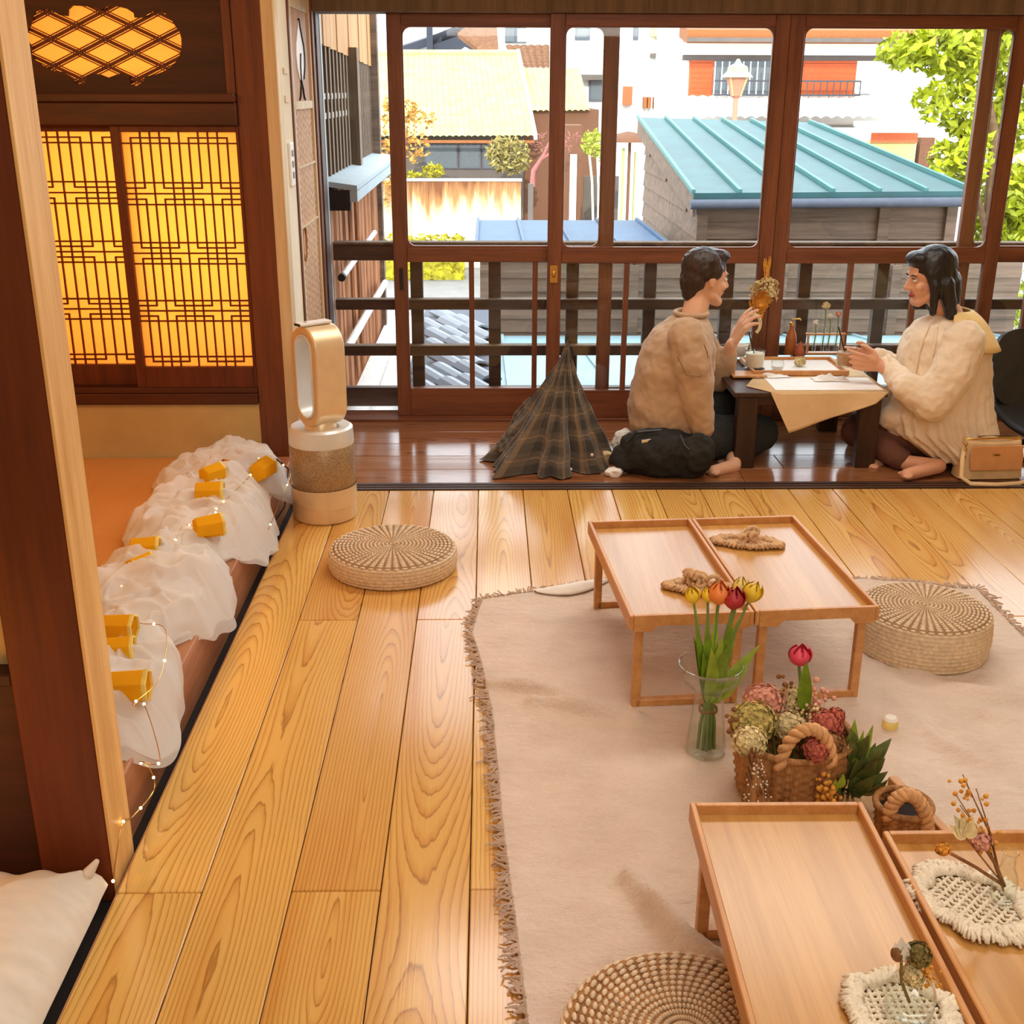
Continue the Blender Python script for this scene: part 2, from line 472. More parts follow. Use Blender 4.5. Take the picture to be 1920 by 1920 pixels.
M('petal_red', (182, 44, 52), 0.5, var=0.1); M('petal_pink', (232, 76, 104), 0.5, var=0.1)
M('petal_cream', (246, 220, 120), 0.5, var=0.1)
M('leaf_green', (126, 158, 40), 0.5, var=0.15, scale=30); M('leaf_light', (160, 184, 60), 0.5, var=0.15, scale=30)
M('leaf_dark', (112, 124, 62), 0.5, var=0.2, scale=30); M('stem_green', (120, 146, 70), 0.5, var=0.1)
M('dry_cream', (240, 222, 168), 0.9, var=0.15, scale=60); M('dry_pink', (234, 170, 146), 0.9, var=0.15, scale=60)
M('dry_green', (212, 194, 116), 0.9, var=0.2, scale=60); M('dry_red', (202, 108, 88), 0.9, var=0.15, scale=60)
M('dry_brown', (150, 104, 60), 0.9, var=0.2, scale=60); M('dry_amber', (232, 164, 62), 0.8, var=0.15, scale=60)
M('dry_white', (244, 240, 230), 0.9, var=0.05); M('dry_olive', (140, 122, 66), 0.9, var=0.2)
M('skin', (232, 182, 148), 0.5, var=0.04, scale=12, sss=0.12)
M('skin_deep', (226, 168, 134), 0.5, var=0.04, scale=12, sss=0.12)
M('lip', (190, 92, 84), 0.45); M('eye_white', (240, 236, 230), 0.2, var=0.01); M('iris', (40, 26, 20), 0.15, var=0.02)
M('hair_black', (30, 26, 26), 0.38, var=0.3, scale=40, bump=0.5, bscale=90, stretch=(1, 1, 0.15))
M('hair_brown', (58, 40, 32), 0.42, var=0.3, scale=40, bump=0.5, bscale=90, stretch=(1, 1, 0.15))
M('sweat', (196, 164, 132), 0.95, var=0.06, scale=10, bump=0.3, bscale=40, sheen=0.2)
M('sweat_seam', (140, 108, 80), 0.95)
M('black_cloth', (40, 40, 38), 0.9, var=0.1, bump=0.3, bscale=40)
M('navy_cloth', (52, 54, 50), 0.95, var=0.1, bump=0.3, bscale=40)
M('blouse', (240, 220, 192), 0.9, var=0.04, scale=10, bump=0.25, bscale=40, sheen=0.2)
M('collar_yellow', (242, 208, 140), 0.9, var=0.04, bump=0.2, bscale=40)
M('pants_brown', (112, 72, 56), 0.9, var=0.1, bump=0.3, bscale=30)
M('nail_dark', (50, 26, 34), 0.2)
M('leather_tan', (216, 156, 100), 0.5, var=0.05, bump=0.15, bscale=200); M('leather_cream', (232, 200, 150), 0.5, var=0.05, bump=0.15, bscale=200)
M('cloth_white', (246, 242, 234), 0.9, var=0.02, bump=0.3, bscale=20)
M('cloth_cream', (238, 206, 158), 0.9, var=0.03, bump=0.2, bscale=200)
M('paper_white', (246, 244, 240), 0.8, var=0.02)
M('drink_milk', (240, 228, 206), 0.3, var=0.04); M('drink_coffee', (196, 150, 110), 0.3, var=0.2, scale=18)
M('bottle_brown', (170, 98, 44), 0.3, var=0.08); M('terracotta', (178, 92, 60), 0.7, var=0.1)
M('chair_black', (40, 40, 42), 0.5, var=0.05)
# plaid coat
k = NT('plaid'); uv = k.n('ShaderNodeTexCoord').outputs['UV']; sp = k.n('ShaderNodeSeparateXYZ'); k.l(uv, sp.inputs[0])
def band(k, x, fq, a, b):
    fr = k.math('FRACT', k.math('MULTIPLY', x, fq)); return k.math('MULTIPLY', k.math('GREATER_THAN', fr, a), k.math('LESS_THAN', fr, b))
c = k.mix(k.math('MULTIPLY', k.math('ADD', band(k, sp.outputs[0], 14, .0, .45), band(k, sp.outputs[1], 6, .0, .45)), 0.5), lin((98, 85, 70)), lin((58, 51, 43)))
c = k.mix(k.math('MULTIPLY', k.math('ADD', band(k, sp.outputs[0], 14, .66, .78), band(k, sp.outputs[1], 6, .66, .74)), 0.4), c, lin((150, 122, 88)))
k.l(c, k.p.inputs['Base Color']); k.p.inputs['Roughness'].default_value = 0.95; k.p.inputs['Sheen Weight'].default_value = 0.3
k.bump(k.noise(k.pos(), 90, 3), 0.4, 0.004)
# perforated grille
k = NT('grille'); vt = k.n('ShaderNodeTexVoronoi'); vt.inputs['Scale'].default_value = 330; k.l(k.obj(), vt.inputs['Vector'])
k.l(k.ramp(vt.outputs['Distance'], [(0.25, lin((70, 56, 42))), (0.45, lin((186, 158, 122)))]), k.p.inputs['Base Color']); k.p.inputs['Roughness'].default_value = 0.4; k.p.inputs['Metallic'].default_value = 0.4
# outdoors
M('road', (130, 128, 126), 0.95, var=0.08, scale=2); M('earth', (150, 140, 120), 0.95, var=0.1, scale=1)
M('roof_yellow', (190, 190, 118), 0.8, var=0.12, scale=3); M('roof_dark', (48, 54, 68), 0.8, var=0.08)
M('roof_grey', (84, 90, 104), 0.7, var=0.08); M('roof_brown', (120, 80, 52), 0.8, var=0.2, scale=8)
M('roof_tile_pale', (132, 142, 156), 0.45, var=0.08, scale=8); M('roof_glare_tile', (232, 228, 222), 0.6, var=0.05)
M('metal_teal', (34, 84, 88), 0.5, metal=0.2, var=0.12, scale=5); M('metal_teal_edge', (62, 120, 118), 0.5, var=0.05); M('metal_blue', (44, 80, 114), 0.55, metal=0.2, var=0.12, scale=4); M('metal_pale', (150, 182, 190), 0.5, var=0.05, scale=4)
M('wall_white', (240, 238, 232), 0.9, var=0.03, scale=2); M('wall_grey', (98, 90, 86), 0.9, var=0.08, scale=3); M('wall_brown', (112, 74, 54), 0.9, var=0.1)
M('shutter_orange', (200, 90, 44), 0.6, var=0.08); M('eave_brown', (150, 90, 46), 0.8, var=0.1); M('window_dark', (92, 102, 110), 0.3, var=0.1)
M('rail_black', (48, 50, 58), 0.5); M('lamp_cream', (206, 192, 126), 0.5, var=0.04); M('lamp_post', (190, 130, 104), 0.6, var=0.05)
M('tree_leaf', (160, 170, 10), 0.6, var=0.2, scale=4); M('tree_bark', (110, 84, 60), 0.9, var=0.2)
M('hedge_leaf', (170, 160, 14), 0.7, var=0.25, scale=5); M('shrub_cream', (160, 146, 84), 0.7, var=0.3, scale=5); M('shrub_orange', (190, 140, 60), 0.7, var=0.2, scale=5)
M('shrub_green', (170, 180, 60), 0.7, var=0.2, scale=5); M('twig_pink', (160, 96, 92), 0.8, var=0.1); M('pot_orange', (226, 170, 80), 0.8)
# stained wall (streaks of dirt run down from the coping)
k = NT('stained_wall'); pz = k.pos(); sp = k.n('ShaderNodeSeparateXYZ'); k.l(pz, sp.inputs[0])
st = k.noise(k.mapv(pz, (4.5, 4.5, 0.5)), 1.0, 4, 0.6)
hh = k.math('MULTIPLY', k.math('ADD', sp.outputs[2], 2.1), 0.75)
f = k.math('ADD', k.math('MULTIPLY', st, 0.9), k.math('MULTIPLY', hh, 0.55))
k.l(k.ramp(f, [(0.6, lin((226, 214, 176))), (0.8, lin((180, 130, 84))), (1.0, lin((120, 74, 46)))]), k.p.inputs['Base Color']); k.p.inputs['Roughness'].default_value = 0.9
# ================================================================== THE ROOM
EDGE, THR, WIN = -0.742, 4.37, 5.45          # left edge of the boards, threshold line, window plane
floor = structure('floor')
# main boards run away from the camera; columns 0.1775 wide with staggered butt joints
for kcol in range(-4, 20):
    xa = -0.041 + 0.1775 * kcol; xb = xa + 0.1775
    xa = max(xa, EDGE)
    cuts = [-2.2, 1.915, THR] if kcol % 2 == 0 else [-2.2, -0.6, 3.17, THR]
    for c0, c1 in zip(cuts, cuts[1:]):
        block('plank', floor, xa + 0.0012, xb - 0.0012, c0 + 0.0012, c1 - 0.0012, -0.03, 0.0, 'floor_wood', chamf=0.0022)
block('subfloor', floor, EDGE, 3.55, -2.2, 5.5, -0.06, -0.032, 'soil_dark')
# veranda boards run along the window
vy = [4.455, 4.64, 4.83, 5.02, 5.21, 5.385]
for i in range(5):
    for x0, x1 in ((-0.795, 1.05 + 0.2 * (i % 2)), (1.05 + 0.2 * (i % 2), 3.5)):
        block('veranda_plank', floor, x0 + .001, x1 - .001, vy[i] + .0015, vy[i + 1] - .0015, -0.03, 0.0, 'veranda_wood', chamf=0.002)
trim1 = structure('trim_1')                   # grooved threshold between room and veranda
for y0, y1, z1 in ((4.372, 4.392, 0.004), (4.392, 4.404, -0.006), (4.404, 4.418, 0.004), (4.418, 4.43, -0.006), (4.43, 4.453, 0.004)):
    block('threshold_strip', trim1, -0.795, 3.5, y0, y1, -0.03, z1, 'rail_wood')
# step beam and gap on the left
trim2 = structure('trim_2')
block('gap_bottom', trim2, -0.80, EDGE, -2.2, 4.45, -0.07, -0.05, 'soil_dark')
block('step_beam', trim2, -0.91, -0.785, 2.075, 4.45, -0.05, 0.118, 'beam_wood', chamf=0.004)
block('floor_nosing', trim2, EDGE - 0.001, EDGE + 0.001, -2.2, THR, -0.05, -0.002, 'beam_wood')
tat = structure('floor_tatami')
for i, (y0, y1) in enumerate(((2.075, 3.27), (3.27, 4.45))):
    block('tatami_mat', tat, -2.4, -0.912, y0 + .003, y1 - .003, 0.06, 0.115, 'tatami')
block('alcove_floor', tat, -2.4, -0.79, -2.2, 2.07, -0.06, 0.0, 'dark_panel')
# ceiling and outer walls
ce = structure('ceiling')
block('ceiling_board', ce, -2.5, 3.6, -2.3, 5.8, 2.6, 2.66, 'ceiling_paint')
block('roof_slab', ce, -3.2, 4.4, -4.0, 6.0, 2.9, 3.0, 'roof_grey')
block('ridge_shade_slab', ce, -3.2, 5.2, 0.9, 1.1, 3.0, 5.9, 'roof_grey')  # unseen upright slab as the ridge, height set for its shadow outside
wl = structure('wall_left'); block('plaster', wl, -2.5, -2.4, -2.3, 5.6, -0.1, 2.6, 'plaster')
wr = structure('wall_right'); block('plaster', wr, 3.5, 3.6, -2.3, 5.6, -0.1, 2.6, 'plaster')
wb = structure('wall_back'); block('plaster', wb, -2.5, 3.6, -2.3, -2.2, -0.1, 2.6, 'plaster_white')
# partition wall left of the near post
wp = structure('wall_partition')
block('plaster', wp, -2.4, -0.9, 2.0, 2.05, 0.44, 2.6, 'plaster')
block('wainscot', wp, -2.4, -0.9, 1.97, 2.05, 0.0, 0.44, 'dark_panel')
block('wainscot_cap', wp, -2.4, -0.9, 1.955, 2.05, 0.44, 0.465, 'dark_panel', chamf=.003)
# near post: window light and backlit shade painted as a pale and a dark face
post = structure('pillar_front')
block('post_core', post, -0.9, -0.7585, 1.952, 2.066, -0.05, 2.6, 'post_shaded', chamf=0.003)
block('post_face', post, -0.7585, -0.752, 1.950, 2.068, -0.05, 2.6, 'post_lit', chamf=0.001)
# back pillar
pil = structure('pillar_back')
block('post_core', pil, -0.905, -0.795, 4.45, 4.57, -0.05, 2.6, 'pillar_wood', chamf=0.004)
# ------------------------------------------------------------------ wall with paper screens (plane y = 4.45)
ws = structure('wall_screens')
block('base_plaster', ws, -2.4, -0.905, 4.455, 4.53, 0.06, 0.335, 'plaster')
block('bottom_rail', ws, -2.4, -0.905, 4.435, 4.55, 0.335, 0.378, 'dark_wood_x', chamf=.003)
block('bottom_rail_lip', ws, -2.4, -0.905, 4.445, 4.55, 0.378, 0.40, 'dark_wood_x', chamf=.003)
block('lintel', ws, -2.4, -0.905, 4.43, 4.56, 1.375, 1.455, 'dark_wood_x', chamf=.004)
block('lintel_cap', ws, -2.4, -0.905, 4.415, 4.56, 1.455, 1.485, 'dark_wood_x', chamf=.004)
block('side_trim', ws, -0.935, -0.905, 4.445, 4.54, 1.485, 2.6, 'pillar_wood')
def cloud_pt(cx, cy):
    return ay(cx / 3.4286, cy / 3.4286, 4.462)
cl = [(175, 225), (188, 180), (205, 150), (208, 110), (235, 68), (290, 58), (345, 68), (385, 98), (440, 104), (442, 62), (470, 36), (540, 40), (610, 42), (650, 66), (690, 40), (760, 42), (820, 58), (862, 84), (868, 114), (925, 112), (958, 78), (1010, 68), (1060, 84), (1100, 120), (1128, 165), (1155, 200), (1168, 245), (1170, 300), (1158, 360), (1120, 415), (1065, 455), (1000, 480), (935, 492), (922, 530), (880, 552), (842, 545), (832, 492), (800, 466), (745, 482), (700, 500), (650, 480), (600, 474), (562, 488), (556, 530), (520, 546), (482, 532), (455, 492), (400, 462), (330, 452), (272, 420), (225, 385), (200, 345), (208, 300), (184, 270)]
cp = [cloud_pt(*q) for q in cl]
b = bmesh.new()
outer = [b.verts.new(q) for q in ((-2.4, 4.462, 1.485), (-0.935, 4.462, 1.485), (-0.935, 4.462, 2.6), (-2.4, 4.462, 2.6))]
inner = [b.verts.new(q) for q in cp]
es = [b.edges.new((outer[i], outer[(i + 1) % 4])) for i in range(4)] + [b.edges.new((inner[i], inner[(i + 1) % len(inner)])) for i in range(len(inner))]
bmesh.ops.triangle_fill(b, use_beauty=True, use_dissolve=False, edges=es)
me = bpy.data.meshes.new('transom_panel'); b.to_mesh(me); b.free(); me.materials.append(MATS['dark_panel'])
tp = bpy.data.objects.new('transom_panel', me); COL.objects.link(tp); tp.parent = ws
q = tp.modifiers.new('solid', 'SOLIDIFY'); q.thickness = 0.014; q.offset = 0
# diamond lattice behind the cloud opening: each line is a thick bar between two thin ones
cw = structure('window_cloud')
hw, hh = 0.0967, 0.0448
cx0, cz0 = cloud_pt(665, 250).x, cloud_pt(665, 250).z
for sgn in (-1, 1):
    for n_ in range(-5, 6):
        for off, th in ((0, .011), (-0.0105, .0035), (0.0105, .0035)):
            ang = math.atan2(hh, hw) * sgn
            zc = cz0 + n_ * 2 * hh + off / math.cos(ang)
            # clip the bar to the opening's bounding box
            xs = [x for x in [cx0 + t * 0.01 for t in range(-29, 30)] if 1.505 < zc + sgn * hh / hw * (x - cx0) < 1.785 and -1.64 < x < -1.07]
            if len(xs) < 3: continue
            xm = (xs[0] + xs[-1]) / 2; L = (xs[-1] - xs[0]) / math.cos(ang)
            L = round(L / 0.03) * 0.03 + 0.005
            zm = zc + sgn * hh / hw * (xm - cx0)
            yy = 4.476 + (0.007 if sgn > 0 else 0)
            block('lattice_bar', cw, xm - L / 2, xm + L / 2, yy, yy + .006, zm - th / 2, zm + th / 2, 'kumiko_wood', (0, -ang, 0))
block('paper', cw, -1.7, -1.0, 4.494, 4.496, 1.487, 1.80, 'shoji_paper')
# sliding paper screens
def screen(name, x0, x1, y, shift):
    s = structure(name)
    zb, zt, zs, zh = 0.40, 1.375, 0.482, 1.352      # bottom, top, lattice bottom, lattice top
    xl, xr = x0 + 0.034, x1 - 0.012
    block('stile', s, x0, xl, y, y + .03, zb, zt, 'screen_frame', chamf=.002)
    block('stile', s, xr, x1, y, y + .03, zb, zt, 'screen_frame', chamf=.002)
    block('bottom_rail', s, xl, xr, y, y + .03, zb, zs, 'screen_frame', chamf=.002)
    block('top_rail', s, xl, xr, y, y + .03, zh, zt, 'screen_frame', chamf=.002)
    block('paper', s, xl, xr, y + .022, y + .024, zs, zh, 'shoji_paper')
    n = 12; cwid = (xr - xl) / n; u = (zh - zs) / 4; a, bq = 0.18 * u, 0.092 * u; t = 0.0028
    def hb(c0, c1, z): block('lattice_bar', s, xl + c0 * cwid - t, xl + c1 * cwid + t, y + .008, y + .018, z - t, z + t, 'kumiko_wood')
    def vb(c, z0, z1): block('lattice_bar', s, xl + c * cwid - t, xl + c * cwid + t, y + .008, y + .018, z0, z1, 'kumiko_wood')
    ends = {}
    for kz in range(5):
        z = zh - kz * u
        first = (1 if (kz + shift) % 2 == 0 else -2)
        for side in ((-1,) if kz == 0 else (1,) if kz == 4 else (-1, 1)):
            hb(0, 12, z + side * a)
            c = first
            while c < 12:
                c0, c1 = max(0, c), min(12, c + 4)
                if c1 > c0: hb(c0, c1, z + side * bq)
                for e in (c, c + 4):
                    if 0 < e < 12: ends[(kz, side, e)] = 1
                c += 6
        if 0 < kz < 4: hb(0, 12, z)
    for c in range(1, 12):
        for kz in range(4):
            zt_, zb_ = zh - kz * u, zh - (kz + 1) * u
            vb(c, zb_ + (bq if ends.get((kz + 1, 1, c)) else 0), zt_ - (bq if ends.get((kz, -1, c)) else 0))
    return s
screen('door_1', -1.86, -1.325, 4.496, 1)
screen('door_2', -1.372, -0.905, 4.452, 0)
# lamp space behind the screens
wz = structure('wall_lamp_space')
block('back_board', wz, -2.4, -0.80, 5.50, 5.53, -0.1, 2.6, 'plaster')
block('side_board', wz, -0.83, -0.80, 4.57, 5.53, -0.1, 2.6, 'plaster')
block('floor_board', wz, -2.4, -0.80, 4.57, 5.53, 0.2, 0.23, 'plaster')
# ------------------------------------------------------------------ left end wall of the veranda (plane x = -0.75)
we = structure('wall_veranda')
block('corner_trim', we, -0.80, -0.752, 4.45, 4.535, 0, 2.6, 'trim_pale', chamf=.003)
block('plaster_strip', we, -0.80, -0.757, 4.535, 4.76, 0, 2.6, 'plaster_white')
block('strip_rail', we, -0.80, -0.752, 4.60, 4.70, 1.555, 1.575, 'trim_pale')
block('strip_rail', we, -0.80, -0.752, 4.60, 4.70, 1.455, 1.478, 'trim_pale')
block('panel_post', we, -0.80, -0.750, 4.76, 4.785, 0, 2.6, 'pillar_wood')
block('panel_stile', we, -0.80, -0.753, 4.785, 4.835, 0, 2.6, 'trim_pale')
block('woven_panel', we, -0.80, -0.760, 4.835, 5.30, 0, 1.43, 'ajiro')
block('flame_panel', we, -0.80, -0.760, 4.835, 5.30, 1.43, 1.80, 'panel_wood')
block('top_board', we, -0.80, -0.757, 4.835, 5.30, 1.80, 2.6, 'trim_pale')
for z, h in ((1.425, .03), (1.20, .008), (0.965, .008)):
    block('panel_rail', we, -0.80, -0.752, 4.835, 5.30, z, z + h, 'trim_pale')
block('panel_edge', we, -0.80, -0.750, 5.30, 5.335, 0, 2.6, 'trim_pale')
block('dark_post', we, -0.80, -0.742, 5.335, 5.40, 0, 2.6, 'pillar_wood', chamf=.002)
block('window_jamb', we, -0.80, -0.735, 5.40, 5.50, 0, 2.6, 'rail_wood', chamf=.002)
# flame shaped paper opening with its dark rim
fl = [(0, 0), (.030, .012), (.052, .05), (.060, .095), (.052, .14), (.030, .175), (.012, .205), (0, .235), (-.012, .205), (-.030, .175), (-.052, .14), (-.060, .095), (-.052, .05), (-.030, .012)]
b = MB(); b.prism([V((-0.7605, 5.06 + y * 1.7, 1.53 + z)) for y, z in fl], (0.004, 0, 0)); b.build('flame_paper', 'white_plastic', we)
b = MB(); b.tube([V((-0.757, 5.06 + y * 1.7, 1.53 + z)) for y, z in fl[1:8]], 0.006, 6)
b.tube([V((-0.757, 5.06 + y * .7, 1.535 + z)) for y, z in ((-.02, -.01), (-.032, .02), (-.03, .05), (-.015, .085), (0, .10))], 0.005, 6)
for sg in (-1, 1): b.tube([V((-0.757, 5.06 + sg * y, 1.53 + z)) for y, z in ((0.0, .0), (.03, -.03), (.05, -.06), (.075, -.07))], 0.004, 6)
b.build('flame_rim', 'black_line', we, smooth=60)
b = MB(); b.tube([V((-0.757, 4.90 + .05 * math.cos(t), .90 + .07 * math.sin(t))) for t in [i * PI / 8 for i in range(17)]], 0.004, 6); b.build('painted_ring', 'reed_brown', we, smooth=60)
sw = thing('light_switch', 'white wall switch plate on the pale strip beside the dark back pillar', 'switch', (-0.757, 4.655, 1.23))
b = MB(); b.bx(0, .010, -.045, .045, -.08, .08); b.build('plate', 'white_plastic', sw, bevel=.003)
for z in (-.04, 0, .04):
    b = MB(); b.bx(.010, .014, -.014, .014, z - .012, z + .012); b.build('rocker', 'grey_plastic', sw, bevel=.001)
# ------------------------------------------------------------------ lintel over the windows and wall above
tr3 = structure('trim_3')
block('lintel', tr3, -0.80, 3.5, 5.36, 5.56, 1.812, 1.90, 'slat_grey', chamf=.004)  # paler wood on the lintel stands in for window glare
block('wall_above', tr3, -0.80, 3.5, 5.42, 5.50, 1.90, 2.6, 'plaster')
block('sill_track', tr3, -0.795, 3.5, 5.385, 5.56, -0.03, 0.012, 'sash_wood_x', chamf=.002)
# ------------------------------------------------------------------ sliding windows: rounded upper pane, low panelled part
def rounded(x0, x1, z0, z1, r, y, n=5):
    pts = []
    for cx, cz, a0 in ((x1 - r, z1 - r, 0), (x0 + r, z1 - r, 1), (x0 + r, z0 + r, 2), (x1 - r, z0 + r, 3)):
        for i in range(n + 1):
            a = PI / 2 * (a0 + i / n); pts.append(V((cx + r * math.cos(a), y, cz + r * math.sin(a))))
    return pts
def sash(name, x0, x1, y, muntins):
    s = structure(name)
    st = 0.064; d = 0.034; xl, xr = x0 + st, x1 - st
    block('stile', s, x0, xl, y, y + d, 0.012, 1.812, 'sash_wood_z', chamf=.003)
    block('stile', s, xr, x1, y, y + d, 0.012, 1.812, 'sash_wood_z', chamf=.003)
    block('top_rail', s, xl, xr, y, y + d, 1.762, 1.812, 'sash_wood_x', chamf=.003)
    block('middle_rail', s, xl, xr, y, y + d, 0.748, 0.812, 'sash_wood_x', chamf=.003)
    block('bottom_rail', s, xl, xr, y, y + d, 0.012, 0.148, 'sash_wood_x', chamf=.003)
    # rounded inner frame
    out = [(xl, 0.812), (xr, 0.812), (xr, 1.762), (xl, 1.762)]
    b = bmesh.new()
    ov = [b.verts.new((p[0], y + d / 2, p[1])) for p in out]
    iv = [b.verts.new(p) for p in rounded(xl + .006, xr - .006, 0.822, 1.756, 0.035, y + d / 2)]
    es = [b.edges.new((ov[i], ov[(i + 1) % 4])) for i in range(4)] + [b.edges.new((iv[i], iv[(i + 1) % len(iv)])) for i in range(len(iv))]
    bmesh.ops.triangle_fill(b, use_beauty=True, use_dissolve=False, edges=es)
    me = bpy.data.meshes.new('inner_frame'); b.to_mesh(me); b.free(); me.materials.append(MATS['sash_wood_x'])
    o = bpy.data.objects.new('inner_frame', me); COL.objects.link(o); o.parent = s
    q = o.modifiers.new('solid', 'SOLIDIFY'); q.thickness = 0.018; q.offset = 0
    block('glass_pane', s, xl, xr, y + d / 2 - .0015, y + d / 2 + .0015, 0.812, 1.762, 'window_glass')
    block('glass_pane', s, xl, xr, y + d / 2 - .0015, y + d / 2 + .0015, 0.148, 0.748, 'window_glass')
    for i in range(1, muntins):
        xm = xl + (xr - xl) * i / muntins
        block('muntin', s, xm - .012, xm + .012, y + .004, y + d - .004, 0.148, 0.748, 'sash_wood_z')
    return s
sash('window_1', -0.438, 0.582, 5.452, 3)
w2 = sash('window_2', 0.275, 1.3165, 5.408, 3)
w3 = sash('window_3', 1.3175, 2.372, 5.408, 3)
sash('window_4', 2.195, 3.23, 5.452, 3)
b = MB(); b.bx(0.287, 0.323, 5.402, 5.409, 0.66, 0.74); b.ell((0.305, 5.400, 0.70), (.010, .006, .016)); b.build('lock', 'gold_metal', w2, bevel=.002)
b = MB(); b.bx(-0.412, -0.396, 5.448, 5.453, 0.62, 0.72); b.build('finger_pull', 'black_line', bpy.data.objects['window_1'])
# outer balustrade
br = thing('balcony_railing', 'dark wooden balustrade with flat rails and posts outside the sliding windows', 'railing', (0, 5.60, 0))
def rl(name, x0, x1, z0, z1, y0=0.0, y1=.05, m='rail_wood'): return block(name, br, x0, x1, y0, y1, z0, z1, m, chamf=.003)
rl('top_rail', -0.735, 3.4, 0.735, 0.81); rl('top_rail_cap', -0.735, 3.4, 0.81, 0.822, -.01, .06, 'slat_grey')
rl('rail', -0.735, 3.4, 0.50, 0.545); rl('rail_cap', -0.735, 3.4, 0.545, 0.551, -.004, .054, 'slat_grey')
rl('rail', -0.735, 3.4, 0.275, 0.32); rl('rail_cap', -0.735, 3.4, 0.32, 0.326, -.004, .054, 'slat_grey')
rl('bottom_board', -0.735, 3.4, 0.02, 0.115)
for i in range(11):
    xm = -0.345 + 0.378 * i
    rl('post', xm - .03, xm + .03, 0.0, 0.74, .045, .095)
# ================================================================== OUTSIDE THE WINDOWS (upper floor view)
GZ = -3.2
gr = structure('ground')
b = MB(); b.bx(-60, 80, 6.2, 120, GZ - .1, GZ); b.build('street', 'road', gr)
def leaves(b, n, fn, size, seed, flat=0.4):
    """n small folded leaves at points fn() ; plain geometry"""
    r = random.Random(seed)
    for i in range(n):
        p = fn(r); s_ = size * r.uniform(.6, 1.3)
        d = V((r.gauss(0, 1), r.gauss(0, 1), r.gauss(0, .8))).normalized(); e = d.orthogonal().normalized()
        e = (Matrix.Rotation(r.uniform(0, 6.3), 3, d) @ e)
        o = len(b.v)
        b.v += [p - d * s_, p + e * s_ * flat, p + d * s_, p - e * s_ * flat]
        b.f += [(o, o + 1, o + 2), (o, o + 2, o + 3)]
def inball(c, rx, ry, rz, lumps=0):
    def fn(r):
        while True:
            q = V((r.uniform(-1, 1), r.uniform(-1, 1), r.uniform(-1, 1)))
            if q.length < 1 and (q.length > .35): break
        return V((c[0] + q.x * rx, c[1] + q.y * ry, c[2] + q.z * rz))
    return fn
# --- our own lower eave: grey tiles on one side, pale sheet on the other
A0 = az(800, 598, 0.04)
d1 = (az(893, 632, 0.04) - A0).normalized(); d2 = V((d1.y, -d1.x, 0))
ev = thing('tiled_eave', 'pale grey tiled eave roof just below the windows', 'roof', (0, 0, 0))
b = MB(); b.bx(-0.46, 0.035, 5.75, 8.6, -0.12, -0.02); b.build('roof_deck', 'roof_grey', ev)
tb = MB()
for j in range(-4, 22):
    for i in range(-6, 12):
        c = V((-0.75, 7.9, 0)) + d1 * (0.32 * i + 0.05 * (j % 2)) + d2 * (0.135 * j)
        if not (-0.46 < c.x - .10 and c.x + .12 < 0.12 and 5.85 < c.y < 8.5): continue
        key = 'eave_tile'
        if key not in _BLK:
            t = MB()
            for q in range(5):
                a = q / 4; y = -.07 + .14 * a; z = .03 * math.sin(PI * a) + .012
                t.v += [V((-.165, y, z)), V((.165, y, z - .022))]
            for q in range(4): t.f.append((2 * q, 2 * q + 1, 2 * q + 3, 2 * q + 2))
            m0 = len(t.v)
            for q in range(5):
                t.v += [t.v[2 * q] - V((0, 0, .014)), t.v[2 * q + 1] - V((0, 0, .014))]
            for q in range(4): t.f += [(m0 + 2 * q, m0 + 2 * q + 2, m0 + 2 * q + 3, m0 + 2 * q + 1), (2 * q, 2 * q + 2, m0 + 2 * q + 2, m0 + 2 * q), (2 * q + 1, m0 + 2 * q + 1, m0 + 2 * q + 3, 2 * q + 3)]
            t.f += [(0, m0, m0 + 1, 1), (8, 9, m0 + 9, m0 + 8)]
            _BLK[key] = t.mesh('tile', 'roof_tile_pale')
        o = bpy.data.objects.new('tile', _BLK[key]); COL.objects.link(o); o.parent = ev
        o.location = (c.x, c.y, 0.0 + 0.01 * (j % 2)); o.rotation_euler = (0, 0, math.atan2(d1.y, d1.x))
vl = thing('valley_sheet', 'white sheet metal strip between the bark wall and the grey tiles', 'roof', (0, 0, 0))
b = MB(); b.prism([(-.74, 5.75, -.06), (-.465, 5.75, -.06), (-.465, 8.6, -.08), (-.74, 8.6, -.08)], (0, 0, -.02)); b.build('sheet', 'gutter_white', vl)
b = MB(); b.bx(-.60, -.585, 5.75, 8.6, -.085, -.045); b.build('seam', 'gutter_white', vl)
sh = thing('sheet_eave', 'pale blue sheet metal eave roof below the windows beside the grey tiles', 'roof', (0, 0, 0))
b = MB(); b.prism([(0.06, 5.75, .03), (4.2, 5.75, .03), (4.2, 8.95, -.30), (0.06, 8.95, -.30)], (0, 0, -.03)); b.build('sheet', 'metal_pale', sh)
for i in range(8):
    b = MB(); x = 0.10 + .55 * i; b.prism([(x, 5.75, .045), (x + .02, 5.75, .045), (x + .02, 8.95, -.285), (x, 8.95, -.285)], (0, 0, -.02)); b.build('seam', 'metal_pale', sh)
